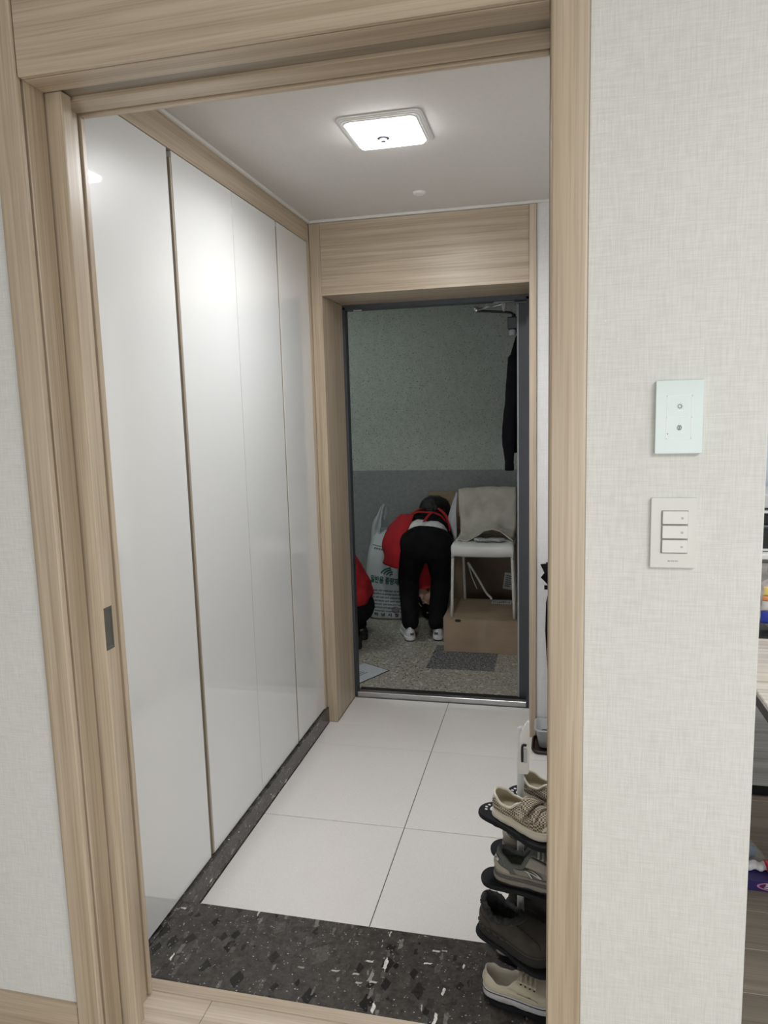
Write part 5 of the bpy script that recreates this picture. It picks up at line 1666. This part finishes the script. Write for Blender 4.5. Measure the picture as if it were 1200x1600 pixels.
# ------------------------------------------------------------------ kitchen corner seen past the right wall
kf = finish('floor', bbox(1.322, 3.2, -3.6, YB, -0.06, -0.012), M_GROUT, kind='structure')
y = 0.0
k = 0
while y < 1.93:
    y1 = min(y+0.155, 1.9395)
    off = 0.62 if k % 2 else 0.25
    for a, b in ((1.3225, 1.32+off+0.9), (1.32+off+0.9, 3.2)):
        plank(a+0.0006, b-0.0006, y+0.0008, y1-0.0008, kf, M_KPLANK)
    y = y1; k += 1
finish('floor', bbox(1.322, 3.2, -3.6, 0.0, -0.012, 0.0), M_KPLANK, kind='structure')
finish('ceiling', bbox(1.3209, 3.2, 0.0, 1.9416, 2.40, 2.46), M_CEIL, kind='structure')
finish('wall_kitchen_right', bbox(3.2, 3.3, -3.6, 1.99, -0.1, 2.44), M_PAPER, kind='structure')
finish('trim_11', bbox(1.3215, 3.2, 1.925, YB-0.0006, 0.92, 1.6, 0.001), M_KWALL, kind='structure')
kc = thing('kitchen_cabinet', (2.2, 1.68, 0.0), 'grey grained base cabinet beyond the table in the kitchen', 'cabinet')
finish('toe_kick', bbox(1.33, 3.1, 1.435, 1.92, 0.0003, 0.045), M_BLACKM, kc)
finish('carcass', bbox(1.33, 3.1, 1.431, 1.92, 0.045, 0.875), M_KWOOD, kc)
for i in range(3):
    finish('drawer_front', bbox(1.332+0.59*i, 1.918+0.59*i, 1.412, 1.430, 0.048, 0.86, 0.001), M_KWOOD, kc)
finish('worktop', bbox(1.328, 3.12, 1.395, 1.922, 0.8755, 0.893, 0.002), M_WHITE_P, label='pale worktop on the grey kitchen cabinet', cat='worktop')
mw = thing('microwave', (1.95, 1.62, 0.8935), 'black oven with silver lines standing on the kitchen worktop', 'microwave')
finish('oven_body', bbox(1.62, 2.14, 1.45, 1.80, 0.900, 1.036, 0.004), M_BLACKG, mw)
finish('silver_line', boxs((1.62, 2.14, 1.445, 1.4499, 1.028, 1.037), (1.62, 2.14, 1.445, 1.4499, 0.896, 0.904)), M_SILV, mw)
bm = B(); tube(bm, smoothpts([(1.66, 1.45, 0.985), (1.67, 1.43, 0.985), (1.90, 1.43, 0.975), (1.91, 1.45, 0.975)], 4), 0.006, 8)
finish('handle', bm, M_STEEL_D, mw, True)
finish('foot', boxs((1.64, 1.67, 1.47, 1.50, 0.8933, 0.8999), (2.09, 2.12, 1.47, 1.50, 0.8933, 0.8999), (1.64, 1.67, 1.75, 1.78, 0.8933, 0.8999), (2.09, 2.12, 1.75, 1.78, 0.8933, 0.8999)), M_RUBBER, mw)
finish('storage_box', bbox(1.64, 2.10, 1.50, 1.78, 1.0372, 1.088, 0.006, 2), M_POLE, label='low grey box lying on top of the black oven', cat='box')

tbl = thing('dining_table', (1.85, 0.62, 0.0), 'pale stone topped table with a black metal frame in the kitchen', 'table')
finish('table_top', bbox(1.447, 2.25, 0.12, 1.12, 0.742, 0.755, 0.002), M_MARBLE, tbl)
finish('apron_frame', boxs((1.452, 1.482, 0.125, 1.115, 0.712, 0.7415), (2.215, 2.245, 0.125, 1.115, 0.712, 0.7415), (1.482, 2.215, 0.125, 0.155, 0.712, 0.7415), (1.482, 2.215, 1.085, 1.115, 0.712, 0.7415)), M_BLACKM, tbl)
for x, y in ((1.85, 0.14), (2.215, 0.14), (1.85, 1.09), (2.215, 1.09)):
    finish('leg', bbox(x, x+0.03, y, y+0.03, 0.0003, 0.712), M_BLACKM, tbl)

sn = thing('snack_bag', (1.60, 0.93, 0.756), 'clear snack bag with yellow, orange and blue print on the stone table', 'bag')
def snk(bm):
    capsule(bm, (1.60, 0.95, 0.80), (1.67, 0.95, 0.80), 0.040, 0.04); capsule(bm, (1.605, 0.95, 0.86), (1.67, 0.95, 0.86), 0.044, 0.044); capsule(bm, (1.615, 0.95, 0.93), (1.67, 0.95, 0.93), 0.032, 0.03)
blob('foil', snk, M_SNACK, sn, 0.006, 3, 0.005, 40)
bm = B()
def curved(x0, x1, z0, z1, y=0.902, mat=None, name='print'):
    bm = B(); sheet(bm, [[(x0, y+0.012, z1), ((x0+x1)/2, y, z1), (x1, y+0.004, z1)], [(x0, y+0.010, (z0+z1)/2), ((x0+x1)/2, y-0.002, (z0+z1)/2), (x1, y+0.002, (z0+z1)/2)], [(x0, y+0.014, z0), ((x0+x1)/2, y+0.004, z0), (x1, y+0.006, z0)]], 0.002, 3)
    finish(name, bm, mat, sn, True)
curved(1.568, 1.66, 0.862, 0.888, 0.899, M_YEL, 'yellow_print')
curved(1.566, 1.66, 0.848, 0.861, 0.899, M_ORA, 'orange_print')
curved(1.566, 1.66, 0.818, 0.847, 0.900, M_LABEL, 'white_print')
curved(1.564, 1.60, 0.783, 0.818, 0.902, M_DBLUE, 'blue_print')
curved(1.60, 1.66, 0.783, 0.817, 0.902, M_LABEL, 'white_print')
finish('dark_dish', bbox(1.54, 1.80, 0.88, 1.06, 0.7556, 0.7635, 0.003, 2), M_BLACKG, label='low dark dish under the snack bag on the table', cat='dish')
for o_ in (sn,):
    o_.location.z += 0.008

# bags and box on the kitchen floor
bxp = thing('violet_box', (1.66, 0.90, 0.0), 'violet cardboard packet lying on the kitchen floor', 'box')
finish('carton', bbox(1.548, 1.80, 0.868, 0.95, 0.0003, 0.034, 0.0015), M_PBOX, bxp)
bm = B(); bmesh.ops.create_circle(bm, cap_ends=True, segments=28, radius=1)
for v in bm.verts: v.co = Vector((1.630+0.056*v.co.x, 0.8675, 0.0175+0.0135*v.co.y))
finish('oval_rim', bm, M_PINK, bxp)
bm = B(); bmesh.ops.create_circle(bm, cap_ends=True, segments=28, radius=1)
for v in bm.verts: v.co = Vector((1.631+0.051*v.co.x, 0.8670, 0.0175+0.0105*v.co.y))
finish('oval_field', bm, M_PINKD, bxp)
T = text_bm('크린백', 0.017, 0.0007, shear=0.2)
for v in T.verts: v.co = Vector((1.622+v.co.x*1.25, 0.8664, 0.0175+v.co.y))
finish('lettering', T, M_WINK, bxp)
wp = thing('white_packet', (1.64, 0.93, 0.034), 'white packet with a red flap on top of the violet box', 'packet')
def wpk(bm):
    for k in range(7): capsule(bm, (1.563+0.03*k, 0.912, 0.047), (1.58+0.03*k, 0.93, 0.047), 0.012, 0.012)
blob('wrapper', wpk, M_WINK, wp, 0.004, 3, 0.002, 60)
bm = B(); sheet(bm, [[(1.595, 0.897, 0.084), (1.62, 0.895, 0.082), (1.66, 0.90, 0.075)], [(1.603, 0.893, 0.066), (1.63, 0.890, 0.064), (1.67, 0.895, 0.06)], [(1.608, 0.893, 0.046), (1.64, 0.890, 0.044), (1.68, 0.895, 0.044)]], 0.003, 4)
finish('red_flap', bm, M_REDP, wp, True)
pb_ = thing('polythene_bag', (1.57, 1.0, 0.0), 'clear plastic bag with blue contents on the kitchen floor behind the packet', 'bag')
bm = B(); sheet(bm, [[(1.50, 0.956, 0.003), (1.60, 0.956, 0.003), (1.655, 0.966, 0.003)], [(1.50, 0.964, 0.05), (1.59, 0.964, 0.046), (1.632, 0.975, 0.030)], [(1.50, 0.985, 0.10), (1.565, 0.985, 0.088), (1.608, 0.99, 0.060)], [(1.50, 1.02, 0.105), (1.55, 1.02, 0.098), (1.59, 1.02, 0.07)]], 0.002, 6, 0.003, 40)
finish('film', bm, M_CLEAR, pb_, True)
def blu(bm):
    capsule(bm, (1.53, 1.005, 0.045), (1.588, 1.005, 0.040), 0.026, 0.022); capsule(bm, (1.53, 1.02, 0.028), (1.575, 1.02, 0.028), 0.025, 0.024)
blob('blue_contents', blu, M_BLUEP, pb_, 0.006, 3, 0.003, 30)
bpy.context.view_layer.update()
